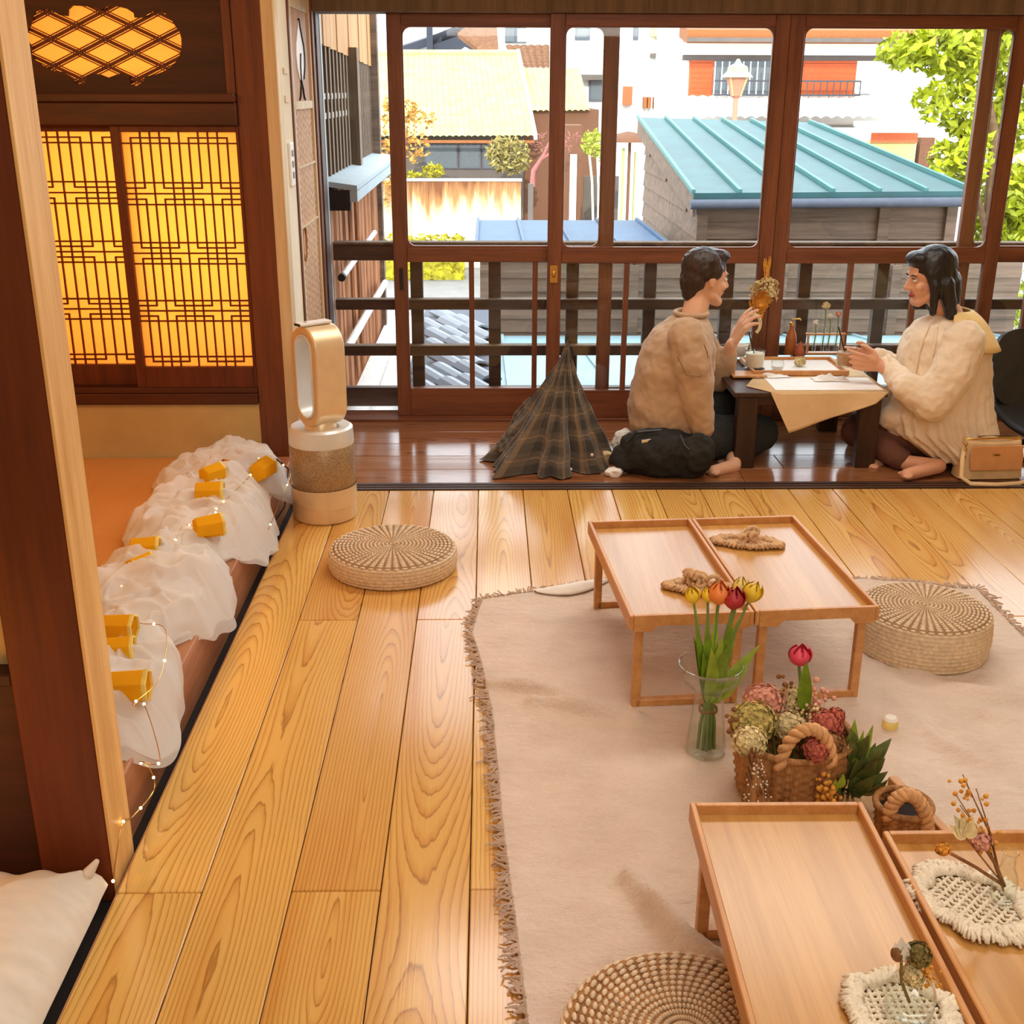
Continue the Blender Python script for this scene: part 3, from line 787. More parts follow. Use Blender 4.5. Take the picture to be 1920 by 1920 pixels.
# --- lattice bay and bark wall of the same house on the left
lb = thing('lattice_bay', 'house side wall with dark slatted windows above cedar bark cladding', 'wall', (-0.80, 0, 0))
def wp_(name, y0, y1, z0, z1, x0, x1, m, ch=0): return block(name, lb, x0, x1, y0, y1, z0, z1, m, chamf=ch)
wp_('backing', 5.55, 8.35, -1.2, 3.0, -.05, -.01, 'soil_dark')
for i in range(10):
    y0 = 5.60 + .27 * i
    wp_('upper_board', y0 + .003, y0 + .267, 1.70 - .006 * i, 2.9, -.01, .03 + .004 * (i % 2), 'bay_board')
wp_('post', 5.56, 5.60, -0.2, 2.9, -.01, .06, 'sill_metal')
wp_('post', 6.93, 7.03, 1.09, 1.72, -.01, .075, 'slat_grey')
wp_('post', 8.22, 8.32, -1.2, 2.9, -.01, .075, 'clapboard')
for i in range(9):
    y0 = 5.66 + .145 * i
    wp_('slat', y0, y0 + .052, 1.10, 1.70, .012, .028, 'slat_grey')
for i in range(13):
    y0 = 7.07 + .09 * i
    wp_('slat', y0, y0 + .042, 1.10, 1.68, .012, .026, 'slat_grey')
for z in (1.365, 1.455):
    wp_('cross_rail', 5.60, 8.2, z, z + .028, .004, .02, 'gutter_white')
b = MB(); b.prism([(0.0, 5.66, 1.10), (0.0, 8.3, 1.10), (.185, 8.3, 1.075), (.185, 5.66, 1.075)], (0, 0, -.025)); b.build('window_sill', 'sill_metal', lb)
wp_('sill_fascia', 5.66, 8.3, 1.00, 1.052, .15, .185, 'sill_metal'); wp_('sill_bracket', 5.66, 5.70, 0.96, 1.05, -.01, .15, 'soil_dark')
for i in range(17):
    y0 = 5.64 + .158 * i; w = .138 - .03 * rnd.random()
    wp_('bark_strip', y0, y0 + w, -1.2, 1.03, -.01, .02 + .035 * rnd.random(), 'bark', .012)
def px_(u, v, x=-0.70): return ax(u, v, x)
for k_, pts in enumerate(([(641, 520), (702, 436)], [(650, 655), (690, 585), (722, 530)], [(655, 735), (686, 729), (700, 690), (735, 612)])):
    gp = thing('gutter_pipe', ['thin white pipe on the bark wall, topmost of three', 'white pipe on the bark wall, middle of three', 'white bent drain pipe low on the bark wall'][k_], 'pipe', (0, 0, 0), 'white pipes on the bark wall')
    w3p = [px_(u, v) for u, v in pts]
    b = MB(); b.tube(w3p, 0.022 if k_ else .016, 10); b.build('pipe', 'gutter_white', gp, smooth=50)
    b = MB(); b.tube([w3p[0] + V((0, -.015, 0)), w3p[0] + V((0, .03, 0))], .026 if k_ else .019, 10); b.build('collar', 'black_line', gp, smooth=50)
# --- low lean-to with blue roof and board wall
le = thing('lean_to', 'low lean-to with blue metal roof and weathered board wall below the railing', 'shed', (-0.06, 9.0, 0))
block('wall_core', le, 0.02, 1.6, .03, 2.9, -1.6, .24, 'wall_grey'); block('wall_core', le, 1.6, 4.2, .03, .6, -1.6, .20, 'wall_grey')
for i in range(9):
    z0 = -0.70 + .105 * i; c = 0.0
    for x0, x1 in ((0, 1.18), (1.19, 2.30), (2.36, 3.2), (3.21, 4.2)):
        block('clapboard', le, x0, x1, -.012, .012, z0, z0 + .12, 'clapboard', rot=(-.13, 0, 0))
for x in (.0, 1.15, 2.30, 3.18):
    block('batten', le, x, x + .07, -.045, -.015, -1.0, .24, 'clapboard')
b = MB(); b.prism([(-.03, -.02, .27), (1.62, -.02, .27), (1.62, 3.0, .245), (-.03, 3.0, .245)], (0, 0, .02)); b.build('roof_sheet', 'metal_blue', le)
for i in range(5):
    x = -.05 + .40 * i
    b = MB(); b.prism([(x, -.02, .29), (x + .03, -.02, .29), (x + .03, 3.0, .265), (x, 3.0, .265)], (0, 0, .025)); b.build('roof_seam', 'metal_blue', le)
# --- board shed with standing seam teal roof
td = thing('teal_roof_shed', 'weathered board shed with teal standing seam roof', 'shed', (1.727, 10.0, 0))
NL, NR, FR, FL = V((0, 0, .66)), V((2.36, 0, .68)), V((2.0, 3.5, 1.14)), V((0, 4.0, 1.18))
b = MB(); b.prism([NL, NR, FR, FL], (0, 0, .03)); b.build('roof_sheet', 'metal_teal', td)
for i in range(7):
    t = i / 6
    p, q = NL.lerp(NR, t), FL.lerp(FR, t * .93)
    b = MB(); b.prism([p + V((-.016, 0, .03)), p + V((.016, 0, .03)), q + V((.016, 0, .03)), q + V((-.016, 0, .03))], (0, 0, .032)); b.build('roof_seam', 'metal_teal_edge', td)
b = MB(); b.prism([NL + V((0, -.02, -.03)), NR + V((0, -.02, -.03)), NR + V((0, -.02, .035)), NL + V((0, -.02, .035))], (0, .03, 0)); b.build('eave_flashing', 'metal_teal', td)
b = MB(); b.tube([NL + V((-.03, -.05, -.055)), NR + V((.03, -.05, -.05))], .04, 10); b.build('gutter', 'roof_grey', td, smooth=50)
b = MB(); b.prism([NL + V((.0, 0, -.16)), NL + V((0, 0, .0)), FL + V((0, 0, 0)), FL + V((0, 0, -.16))], (.025, 0, 0)); b.build('bargeboard', 'clapboard', td)
b = MB(); b.prism([V((.10, .16, -1.6)), V((.10, .16, .60)), V((.10, 3.8, 1.08)), V((.10, 3.8, -1.6))], (2.15, 0, 0)); b.build('wall_core', 'wall_grey', td)
for i in range(10):
    z0 = -.72 + .17 * i
    y1 = 3.8; y0 = .14 if z0 + .17 < .56 else .14 + (z0 + .17 - .56) / .13
    if y0 > 3.4: continue
    block('clapboard', td, .075, .10, y0, y1, z0, z0 + .185, 'clapboard', rot=(0, .10, 0))
for i in range(9):
    z0 = -.75 + .15 * i
    for x0, x1 in ((.10, .72), (.80, 2.25)):
        block('clapboard', td, x0, x1, .135, .16, z0, z0 + .165, 'clapboard', rot=(-.10, 0, 0))
for x, m in ((.06, 'clapboard'), (.72, 'wall_brown'), (1.62, 'clapboard'), (2.2, 'clapboard')):
    block('post', td, x, x + .09, .09, .14, -1.4, .58, m)
b = MB(); b.tube([V((.62, .06, .40)), V((.62, .06, .10)), V((.62, .06, -.6))], .02, 8); b.build('conduit', 'roof_grey', td, smooth=60)
# --- stained garden wall and hedge
gw = thing('garden_wall', 'cream garden wall streaked with brown stains behind the yellow hedge', 'wall', (0, 33, 0))
block('wall', gw, -5.0, 0.92, 0, .25, GZ, -.86, 'stained_wall'); block('coping', gw, -5.02, .95, -.04, .29, -.86, -.80, 'wall_white', chamf=.01)
hd = thing('hedge', 'clipped yellow-green hedge in front of the stained wall', 'hedge', (0, 31, 0))
b = MB(); leaves(b, 2600, lambda r: V((r.uniform(-4.5, -.62), r.uniform(-.4, .4), r.uniform(GZ, -2.08))), .09, 3); b.build('foliage', 'hedge_leaf', hd, fix=False)['kind'] = 'stuff'
b = MB(); b.bx(-4.5, -.62, -.25, .25, GZ, -2.25); b.build('branches', 'hedge_leaf', hd)
# --- house with the yellow tiled roof
yh = thing('yellow_roof_house', 'low grey house under a pale yellow tiled roof', 'house', (0, 36, 0))
block('wall', yh, -6.0, 1.1, .7, 5, GZ, .35, 'wall_grey'); block('wall', yh, 1.1, 3.4, 1.2, 5, GZ, .95, 'wall_brown')
def tiles(name, c00, c10, c01, c11, nx, ny, amp, mat, parent):
    b = MB(); c00, c10, c01, c11 = map(V, (c00, c10, c01, c11))
    nrm = (c10 - c00).cross(c01 - c00).normalized()
    if nrm.z < 0: nrm = -nrm
    def fn(u, v):
        p = c00.lerp(c10, u).lerp(c01.lerp(c11, u), v)
        return p + nrm * (amp * (abs(math.sin(PI * u * nx)) + 0.9 * (1 - (v * ny) % 1.0)))
    b.grid(fn, nx * 4, ny * 3)
    o = b.build(name, mat, parent, fix=False); o['kind'] = 'stuff'; return o
tiles('roof_tiles', (-6.0, 0, .14), (1.38, 0, .18), (-6.0, 4, 2.52), (.95, 4, 2.55), 40, 16, .045, 'roof_yellow', yh)
tiles('roof_tiles', (1.35, 1.0, .86), (3.1, 1.0, .88), (1.0, 4, 2.1), (3.0, 4, 2.1), 10, 9, .045, 'roof_yellow', yh)
b = MB(); b.tube([V((-6, 4, 2.6)), V((1.0, 4, 2.62))], .10, 8); b.build('ridge', 'roof_yellow', yh, smooth=50)
b = MB(); b.prism([(1.38, -.05, .12), (1.48, -.05, .12), (1.05, 4, 2.6), (.95, 4, 2.6)], (0, 0, .14)); b.build('verge', 'wall_white', yh)
b = MB(); b.bx(-6, 1.4, -.02, .06, .02, .10); b.build('gutter', 'eave_brown', yh)
for x0, x1 in ((-1.9, -.9), (-.85, -.2), (-.15, .5)):
    f = block('window', yh, x0, x1, .64, .70, -.75, -.05, 'roof_grey'); block('pane', f, -(x1 - x0) / 2 + .05, (x1 - x0) / 2 - .05, -.035, -.02, -.30, .30, 'window_dark')
# --- houses further back
gh = thing('gabled_house', 'white house under a dark grey gable roof behind the yellow roof', 'house', (0, 50, 0))
def P(u, v, y, o): return ay(u, v, y) - V(o.location)
block('wall', gh, -9, 3.0, 2, 9, GZ, 4.3, 'wall_white')
b = MB(); b.prism([P(690, 108, 49, gh), P(880, 45, 49, gh), P(990, 45, 49, gh), P(990, 30, 49, gh), P(700, 20, 49, gh), P(640, 108, 49, gh)][:3] + [P(880, 60, 49, gh), P(690, 126, 49, gh)], (0, 2.8, .2)); b.build('roof_slope', 'roof_dark', gh)
b = MB(); b.prism([P(806, 102, 49, gh), P(812, 66, 49, gh), P(850, 50, 49, gh), P(872, 62, 49, gh), P(905, 102, 49, gh)], (0, 2, 0)); b.build('gable', 'roof_dark', gh)
b = MB(); b.prism([P(850, 103, 48.8, gh), P(872, 88, 48.8, gh), P(900, 103, 48.8, gh)], (0, .2, 0)); b.build('gable_board', 'wall_white', gh)
block('post', gh, *(lambda a: (a.x - .12, a.x + .12))(P(806, 80, 48.8, gh)), -1.3, -1.2, 2.4, 4.2, 'roof_dark')
bh = thing('brown_roof_house', 'white house with a brown tiled roof at the top of the view', 'house', (0, 44, 0))
b = MB(); b.prism([P(858, 62, 45, bh), P(870, 52, 45, bh), P(932, 52, 45, bh), P(935, 98, 44, bh), P(905, 98, 44, bh)], (0, 0, -.15)); b.build('roof', 'roof_brown', bh)
tiles('roof_tiles', P(968, 131, 43, bh), P(1030, 131, 43, bh), P(948, 88, 45, bh), P(1030, 88, 45, bh), 6, 7, .05, 'roof_brown', bh)
block('wall', bh, P(932, 90, 45, bh).x, P(1040, 90, 45, bh).x, 2.0, 6, GZ, 4.4, 'wall_white')
f = block('window', bh, P(947, 60, 45.9, bh).x, P(987, 60, 45.9, bh).x, 1.9, 2.0, P(960, 80, 45.9, bh).z, P(960, 52, 45.9, bh).z, 'roof_grey')
for sgn in (-1, 1): block('pane', f, sgn * .22 - .16, sgn * .22 + .16, -.07, -.05, -.22, .22, 'wall_white' if sgn > 0 else 'window_dark')
wb2 = thing('white_building', 'bright white building with small dark windows and a balcony box', 'building', (0, 42, 0))
x0, x1 = P(1040, 90, 42, wb2).x, P(1300, 90, 42, wb2).x
block('wall', wb2, x0, x1, 0, 6, GZ, 5.2, 'wall_white')
def win(u0, u1, v0, v1, m='window_dark'):
    a, c = P(u0, v1, 41.9, wb2), P(u1, v0, 41.9, wb2)
    f = block('window', wb2, a.x, c.x, -.08, 0, a.z, c.z, 'roof_grey'); sx, sz = (c.x - a.x) / 2, (c.z - a.z) / 2
    block('pane', f, -sx + .06, sx - .06, -.05, -.035, -sz + .06, sz - .06, m)
win(1078, 1107, 45, 75); win(1187, 1198, 45, 75); win(1249, 1275, 103, 160); win(1104, 1132, 148, 190)
a, c = P(1083, 150, 41.6, wb2), P(1134, 140, 41.6, wb2); block('awning', wb2, a.x, c.x, -.5, 0, a.z, c.z, 'wall_grey')
a, c = P(1221, 108, 41.6, wb2), P(1244, 100, 41.6, wb2); block('awning', wb2, a.x, c.x, -.5, 0, a.z, c.z, 'wall_grey')
a, c = P(1169, 197, 41.6, wb2), P(1187, 162, 41.6, wb2); block('shutter', wb2, a.x, c.x, -.3, 0, a.z, c.z, 'shutter_orange')
for i, (u0, u1) in enumerate(((1207, 1214), (1215, 1222), (1226, 1230), (1232, 1237))):
    a, c = P(u0, 203, 41.6, wb2), P(u1, 182, 41.6, wb2); block('planter_box', wb2, a.x, c.x, -.3, 0, a.z, c.z, 'eave_brown')
vt_ = thing('vent_hood', 'cream round vent hood high on the white building', 'vent', tuple(ay(1234, 60, 41.5)))
b = MB(); b.lathe([(.02, -.32), (.12, -.20), (.30, -.14), (.26, .2), (.05, .26)], 14); b.build('hood', 'lamp_cream', vt_, smooth=50)
# --- house with orange shutters
oh = thing('orange_shutter_house', 'white house with orange wooden shutters and a brown eave', 'house', (0, 30, 0))
x0, x1 = P(1283, 100, 30, oh).x, P(1760, 100, 30, oh).x
block('wall', oh, x0, x1, .3, 5, GZ, 3.4, 'wall_white')
z_ = lambda v: P(1400, v, 30, oh).z
block('eave', oh, x0 - .1, x1, -1.0, .3, z_(77), z_(52), 'eave_brown', rot=(.14, 0, 0)); block('gutter', oh, x0 - .1, x1, -1.06, -.98, z_(82), z_(74), 'wall_grey')
block('white_band', oh, x0, x1, .0, .3, z_(103), z_(80), 'wall_white'); block('dark_band', oh, x0, x1, .1, .3, z_(113), z_(103), 'wall_grey')
for u0, u1 in ((1293, 1338), (1504, 1608)):
    a = P(u0, 180, 30, oh).x; c = P(u1, 180, 30, oh).x
    sq = block('shutter', oh, a, c, .2, .3, z_(180), z_(111), 'shutter_orange')
    h_ = (z_(111) - z_(180)); 
    for i in range(7):
        zz = -h_ / 2 + .06 + i * h_ / 7
        block('shutter_slat', sq, -(c - a) / 2 + .04, (c - a) / 2 - .04, -.075, -.05, zz, zz + .09, 'shutter_orange', rot=(.25, 0, 0))
a = P(1338, 180, 30, oh).x; c = P(1450, 180, 30, oh).x
block('dark_window', oh, a, c, .2, .3, z_(178), z_(113), 'window_dark')
for u0, u1, m in ((1338, 1470, 'rail_black'), (1500, 1612, 'rail_black')):
    a, c = P(u0, 180, 29.6, oh).x, P(u1, 180, 29.6, oh).x
    for zz in (152, 178): block('balcony_rail', oh, a, c, -.4, -.36, z_(zz) - .02, z_(zz) + .02, m)
    n = int((c - a) / .16)
    for i in range(n + 1):
        xx = a + (c - a) * i / n; block('balcony_bar', oh, xx - .012, xx + .012, -.39, -.37, z_(178), z_(152 if u0 > 1400 else 116), 'gutter_white' if u0 < 1400 else m)
a, c = P(1612, 176, 29.9, oh), P(1648, 106, 29.9, oh); f = block('window', oh, a.x, c.x, .2, .3, a.z, c.z, 'rail_black'); block('pane', f, -.24, .24, -.07, -.052, -.42, .42, 'wall_white')
tiles('lower_roof', (P(1235, 226, 26, oh)), (P(1760, 226, 26, oh)), (P(1270, 186, 29.8, oh)), (P(1760, 186, 29.8, oh)), 26, 8, .05, 'roof_glare_tile', oh)  # white tile colour stands in for glare on this roof
block('annex_wall', oh, P(1240, 230, 26.5, oh).x, P(1760, 230, 26.5, oh).x, -3.4, .3, GZ, .75, 'wall_white')
an = thing('orange_annex', 'small annex with an orange beam and yellow wall beyond the teal roof', 'house', (0, 22, 0))
a, c = P(1628, 300, 22, an), P(1720, 250, 22, an)
block('wall', an, a.x, c.x, 0, 1.5, GZ, P(1700, 266, 22, an).z, 'roof_yellow'); block('beam', an, a.x, c.x, -.05, 0, P(1700, 268, 22, an).z, P(1700, 249, 22, an).z, 'shutter_orange')
b = MB(); b.prism([P(1600, 236, 21.8, an), P(1700, 236, 21.8, an), P(1738, 248, 21.6, an), P(1620, 249, 21.6, an)], (0, 0, .08)); b.build('roof', 'wall_white', an)
block('dark_door', an, P(1722, 300, 22, an).x, P(1748, 300, 22, an).x, 0, .2, GZ, P(1735, 258, 22, an).z, 'wall_brown'); block('post', an, P(1748, 300, 22, an).x, P(1754, 300, 22, an).x, -.05, .1, GZ, P(1735, 258, 22, an).z, 'wall_white')
# --- street lamp
sl = thing('street_lamp', 'cream hooded street lamp in front of the orange shutters', 'lamp', tuple(ay(1377, 225, 20)[:2]) + (GZ,))
zt = ay(1377, 150, 20).z - GZ
b = MB(); b.tube([V((0, 0, 0)), V((0, 0, zt - .25))], [.055, .045], 10); b.build('post', 'lamp_post', sl, smooth=50)
b = MB(); b.lathe([(.05, zt - .28), (.09, zt - .24), (.19, zt + .05), (.17, zt + .06)], 8); b.build('lantern_body', 'lamp_post', sl)
b = MB(); b.lathe([(.26, zt + .04), (.235, zt + .075), (.17, zt + .13), (.16, zt + .20), (.06, zt + .25), (.02, zt + .32)], 12); b.build('hood', 'lamp_cream', sl, smooth=40)
for i in range(4):
    th = PI / 4 + i * PI / 2; b = MB(); b.tube([V((.09 * math.cos(th), .09 * math.sin(th), zt - .24)), V((.19 * math.cos(th), .19 * math.sin(th), zt + .05))], .014, 6); b.build('lantern_rib', 'lamp_cream', sl)
# --- trees and shrubs
def plant(name, label, cat, loc, blobs, mat, n, size, seed, trunk=None, tm='tree_bark', flat=.4, group=None):
    t = thing(name, label, cat, loc, group)
    b = MB()
    tot = sum(q[1][0] * q[1][1] * q[1][2] for q in blobs) if blobs else 1
    for i, (c, r) in enumerate(blobs):
        leaves(b, max(8, int(n * r[0] * r[1] * r[2] / tot)), inball(c, *r), size, seed + i, flat)
    b.build('foliage', mat, t, fix=False)['kind'] = 'stuff'
    if trunk:
        b = MB()
        for pts, r in trunk: b.tube(pts, r, 7)
        b.build('trunk', tm, t, smooth=60)
    return t
L0 = V((6.2, 14.5, GZ))
def Q(u, v, y, l): return ay(u, v, y) - l
tb_ = [(Q(1770, 90, 14.2, L0), (.55, .5, .30)), (Q(1700, 95, 14.2, L0), (.32, .4, .22)), (Q(1860, 60, 14.6, L0), (.55, .6, .45)), (Q(1800, 190, 14.4, L0), (.28, .4, .40)), (Q(1745, 185, 14.2, L0), (.18, .3, .22)), (Q(1815, 290, 14.4, L0), (.26, .4, .40)), (Q(1770, 300, 14.4, L0), (.2, .3, .22)), (Q(1900, 200, 14.8, L0), (.34, .5, .6)), (Q(1905, 380, 14.8, L0), (.5, .6, .5)), (Q(1870, 440, 14.8, L0), (.4, .5, .4)), (Q(1740, 210, 14.3, L0), (.10, .2, .14))]
plant('yellow_tree', 'bright yellow-green leafy tree beyond the teal roof', 'tree', L0, tb_, 'tree_leaf', 5200, .085, 21,
      [([V((.1, 0, 0)), V((.05, 0, 2.4)), V((-.1, 0, 4.2)), V((-.4, 0, 5.1))], [.13, .1, .06, .03]), ([V((.0, 0, 3.0)), V((-.7, 0, 4.6))], [.05, .02])], flat=.42)
L1 = V((3.4, 10.2, GZ))
plant('garden_bush', 'tall pale green bush low behind the right window panel', 'bush', L1, [(Q(1880, 540, 10.2, L1), (.5, .4, .45)), (Q(1890, 640, 10.2, L1), (.5, .4, .4))], 'shrub_green', 500, .07, 31, [([V((.4, 0, 0)), V((.4, 0, 2.2))], [.05, .02])])
L2 = V((-2.0, 34.0, GZ))
plant('orange_shrub', 'orange and yellow sparse shrub before the yellow roof', 'shrub', L2, [(Q(770, 210, 32, L2), (.30, .3, .35)), (Q(790, 225, 32, L2), (.4, .3, .25)), (Q(775, 275, 32, L2), (.45, .3, .45)), (Q(740, 240, 32, L2), (.4, .3, .9)), (Q(720, 320, 32, L2), (.4, .3, .9))], 'shrub_orange', 620, .10, 41, [([V((-.3, -2, 0)), V((-.2, -2, 2.4)), V((-.1, -2, 3.8))], [.06, .03, .015])])
L3 = V((0, 31.8, GZ))
plant('yellow_bush', 'small bright yellow bush on top of the stained wall', 'bush', L3, [(Q(812, 320, 33.6, L3), (.32, .3, .22)), (Q(770, 330, 33.6, L3), (.4, .3, .14))], 'hedge_leaf', 380, .07, 51)
L4 = V((.5, 33.9, GZ))
plant('variegated_bush', 'rounded cream and green bush behind the end of the stained wall', 'bush', L4, [(Q(955, 292, 33.9, L4), (.62, .5, .52)), (Q(935, 285, 33.9, L4), (.35, .4, .4))], 'shrub_cream', 900, .10, 61, [([V((.1, 0, 0)), V((.1, 0, 2.4))], [.08, .05])])
L5 = V((1.75, 28.6, GZ))
t5 = plant('pink_tree', 'small bare tree with pinkish twigs beside the window stile', 'tree', L5, [(Q(1030, 270, 28.6, L5), (.5, .3, .30)), (Q(1065, 262, 28.6, L5), (.35, .3, .25))], 'twig_pink', 170, .08, 71,
           [([Q(998, 350, 28.6, L5), Q(1000, 320, 28.6, L5), Q(1020, 290, 28.6, L5), Q(1035, 255, 28.6, L5)], [.07, .06, .04, .015]), ([Q(1012, 300, 28.6, L5), Q(1045, 280, 28.6, L5), Q(1065, 265, 28.6, L5)], [.04, .03, .01])], 'twig_pink', .12)
L6 = V(az(1118, 395, -2.6)); L6.z = GZ
L6 = V((ay(1118, 380, 26).x, 26, GZ))
plant('potted_olive', 'tall potted shrub with thin pale stems in the side lane', 'plant', L6, [(Q(1112, 268, 26, L6), (.25, .25, .30)), (Q(1125, 290, 26, L6), (.14, .2, .14))], 'shrub_green', 260, .07, 81,
      [([V((.05, 0, 0)), Q(1110, 340, 26, L6), Q(1105, 290, 26, L6)], .025), ([V((.1, 0, 0)), Q(1122, 350, 26, L6), Q(1120, 290, 26, L6)], .025)], 'wall_white')
ln = thing('side_lane', 'dark side of a house with pale posts along a narrow lane', 'house', (0, 30, 0))
a, c = P(1058, 400, 30, ln), P(1092, 235, 30, ln); block('wall', ln, a.x, c.x, 0, 1, GZ, c.z, 'wall_brown')
a, c = P(1068, 400, 29.5, ln), P(1082, 290, 29.5, ln); block('post', ln, a.x, c.x, -.5, -.3, GZ, c.z, 'wall_white')
a, c = P(1092, 400, 31, ln), P(1160, 330, 31, ln); block('door', ln, a.x, c.x, .9, 1, GZ, c.z, 'wall_grey')
for i, (u0, u1, v0, m) in enumerate(((1163, 1172, 278, 'roof_yellow'), (1174, 1184, 262, 'wall_brown'), (1186, 1194, 285, 'roof_yellow'), (990, 1000, 345, 'wall_grey'))):
    a, c = P(u0, 420, 27, ln), P(u1, v0, 27, ln); block('post', ln, a.x, c.x, -3, -2.85, GZ, c.z, m)
b = MB(); b.lathe([(.5, 0), (.46, .08), (.3, .16), (.05, .22)], 12, c=P(1178, 266, 27, ln)); b.build('stone_cap', 'wall_brown', ln, smooth=40)
# ================================================================== THINGS ON THE FLOOR
# --- linen rug with folds and fringe
RZ = 0.004
edge_pts = [az(882, 1190), az(898, 1240), az(918, 1330), az(930, 1440), az(938, 1540), az(950, 1640), az(965, 1750), az(985, 1920)]
rug_l = [V((p.x, p.y, 0)) for p in edge_pts]
def rug_left(y):
    ps = [V((-0.025, 3.30, 0))] + rug_l + [V((0.085, .9, 0))]
    for a, c in zip(ps, ps[1:]):
        if a.y >= y >= c.y: return lerp(a.x, c.x, (a.y - y) / (a.y - c.y))
    return ps[-1].x if y < ps[-1].y else ps[0].x
def rug_back(x):
    ps = [(-.1, 3.28), (0.0, 3.31), (.18, 3.37), (.35, 3.425), (.6, 3.45), (1.2, 3.44), (1.35, 3.42), (1.50, 3.37), (1.7, 3.36)]
    for a, c in zip(ps, ps[1:]):
        if a[0] <= x <= c[0]: return lerp(a[1], c[1], (x - a[0]) / (c[0] - a[0]))
    return ps[-1][1]
FOLDS = [((az(905, 1290), az(1000, 1302), az(1120, 1330)), 0.0356, 0.0161), ((az(1000, 1325), az(1090, 1338), az(1190, 1352)), 0.0392, 0.0202),
         ((az(1180, 1660), az(1230, 1720), az(1285, 1790), az(1400, 1850)), 0.0606, 0.0219), ((az(1090, 1560), az(1130, 1530), az(1200, 1515)), .012, .04),
         ((az(1190, 1600), az(1205, 1560), az(1190, 1530)), .010, .04),
         ((az(1640, 1225), az(1760, 1290), az(1880, 1310), az(1960, 1320)), .018, .03), ((az(1780, 1330), az(1850, 1345), az(1950, 1360)), .014, .03),
         ((az(1660, 1300), az(1760, 1400), az(1850, 1440)), 0.0178, 0.0202), ((az(1640, 1250), az(1720, 1340), az(1800, 1380)), .012, .03), ((az(1660, 1420), az(1750, 1470), az(1900, 1500)), .008, .04), ((az(920, 1150), az(1000, 1160), az(1100, 1200)), .006, .05)]
def rug_z(x, y):
    z = 0.0
    for pl, h, w in FOLDS:
        best = 9; tt = 0; L = len(pl) - 1
        for i in range(L):
            a, c = pl[i], pl[i + 1]; dx, dy = c.x - a.x, c.y - a.y
            t = max(0, min(1, ((x - a.x) * dx + (y - a.y) * dy) / (dx * dx + dy * dy)))
            d = math.hypot(x - a.x - dx * t, y - a.y - dy * t)
            if d < best: best = d; tt = (i + t) / L
        z = max(z, h * math.exp(-(best / w) ** 2) * (0.35 + 0.65 * math.sin(PI * max(.12, min(.92, tt)))))
    return z + 0.0050 * (nz(x * 7, y * 12) + 0.6 * nz(x * 18, y * 34, 3)) + 0.004
rug = thing('linen_rug', 'pinkish beige linen rug with frayed fringe on the wooden floor', 'rug', (0, 0, 0))
YB, XR = 1.0, 1.56
b = MB()
def rugp(u, v):
    yy = lerp(YB, 3.4, v); x = lerp(rug_left(yy), XR, u); y = lerp(YB, rug_back(x), v)
    x = lerp(rug_left(y), XR, u)
    return V((x, y, RZ + rug_z(x, y)))
b.grid(rugp, 190, 250); b.build('cloth', 'linen', rug, smooth=180, solid=.003, fix=False)
b = MB(); r = random.Random(5)
def strand(p, d, L):
    sd = V((-d.y, d.x, 0)); q = [p]
    for i in range(3): q.append(q[-1] + d * L / 3 + sd * r.gauss(0, L * .22) + V((0, 0, r.gauss(0, .002))))
    for w in q: w.z = max(.003, w.z)
    b.tube(q, [.0030, .0030, .0026, .002], 4)
y = YB
while y < 3.3:
    strand(V((rug_left(y) + .004, y, .012)), V((-1, r.gauss(0, .5), 0)).normalized(), r.uniform(.018, .038)); y += .0062
x = -0.02
while x < XR:
    strand(V((x, rug_back(x) - .004, .012)), V((r.gauss(0, .5), 1, 0)).normalized(), r.uniform(.015, .030)); x += .0068
y = 1.2
while y < 3.36:
    strand(V((XR - .004, y, .012)), V((1, r.gauss(0, .5), 0)).normalized(), r.uniform(.018, .036)); y += .007
b.build('fringe', 'linen_fringe', rug, smooth=60, fix=False)['kind'] = 'stuff'
b = MB()
def turn(u, v):
    x = lerp(.14, .42, u); y = rug_back(x) - .005 - .075 * v * math.sin(PI * min(1, u * 1.15)) ** .7
    return V((x, y, .016 + .018 * math.sin(PI * v) * math.sin(PI * u) + .002 * nz(x * 40, y * 40)))
b.grid(turn, 26, 10); b.build('turned_edge', 'cloth_white', rug, smooth=180, solid=.003, fix=False)

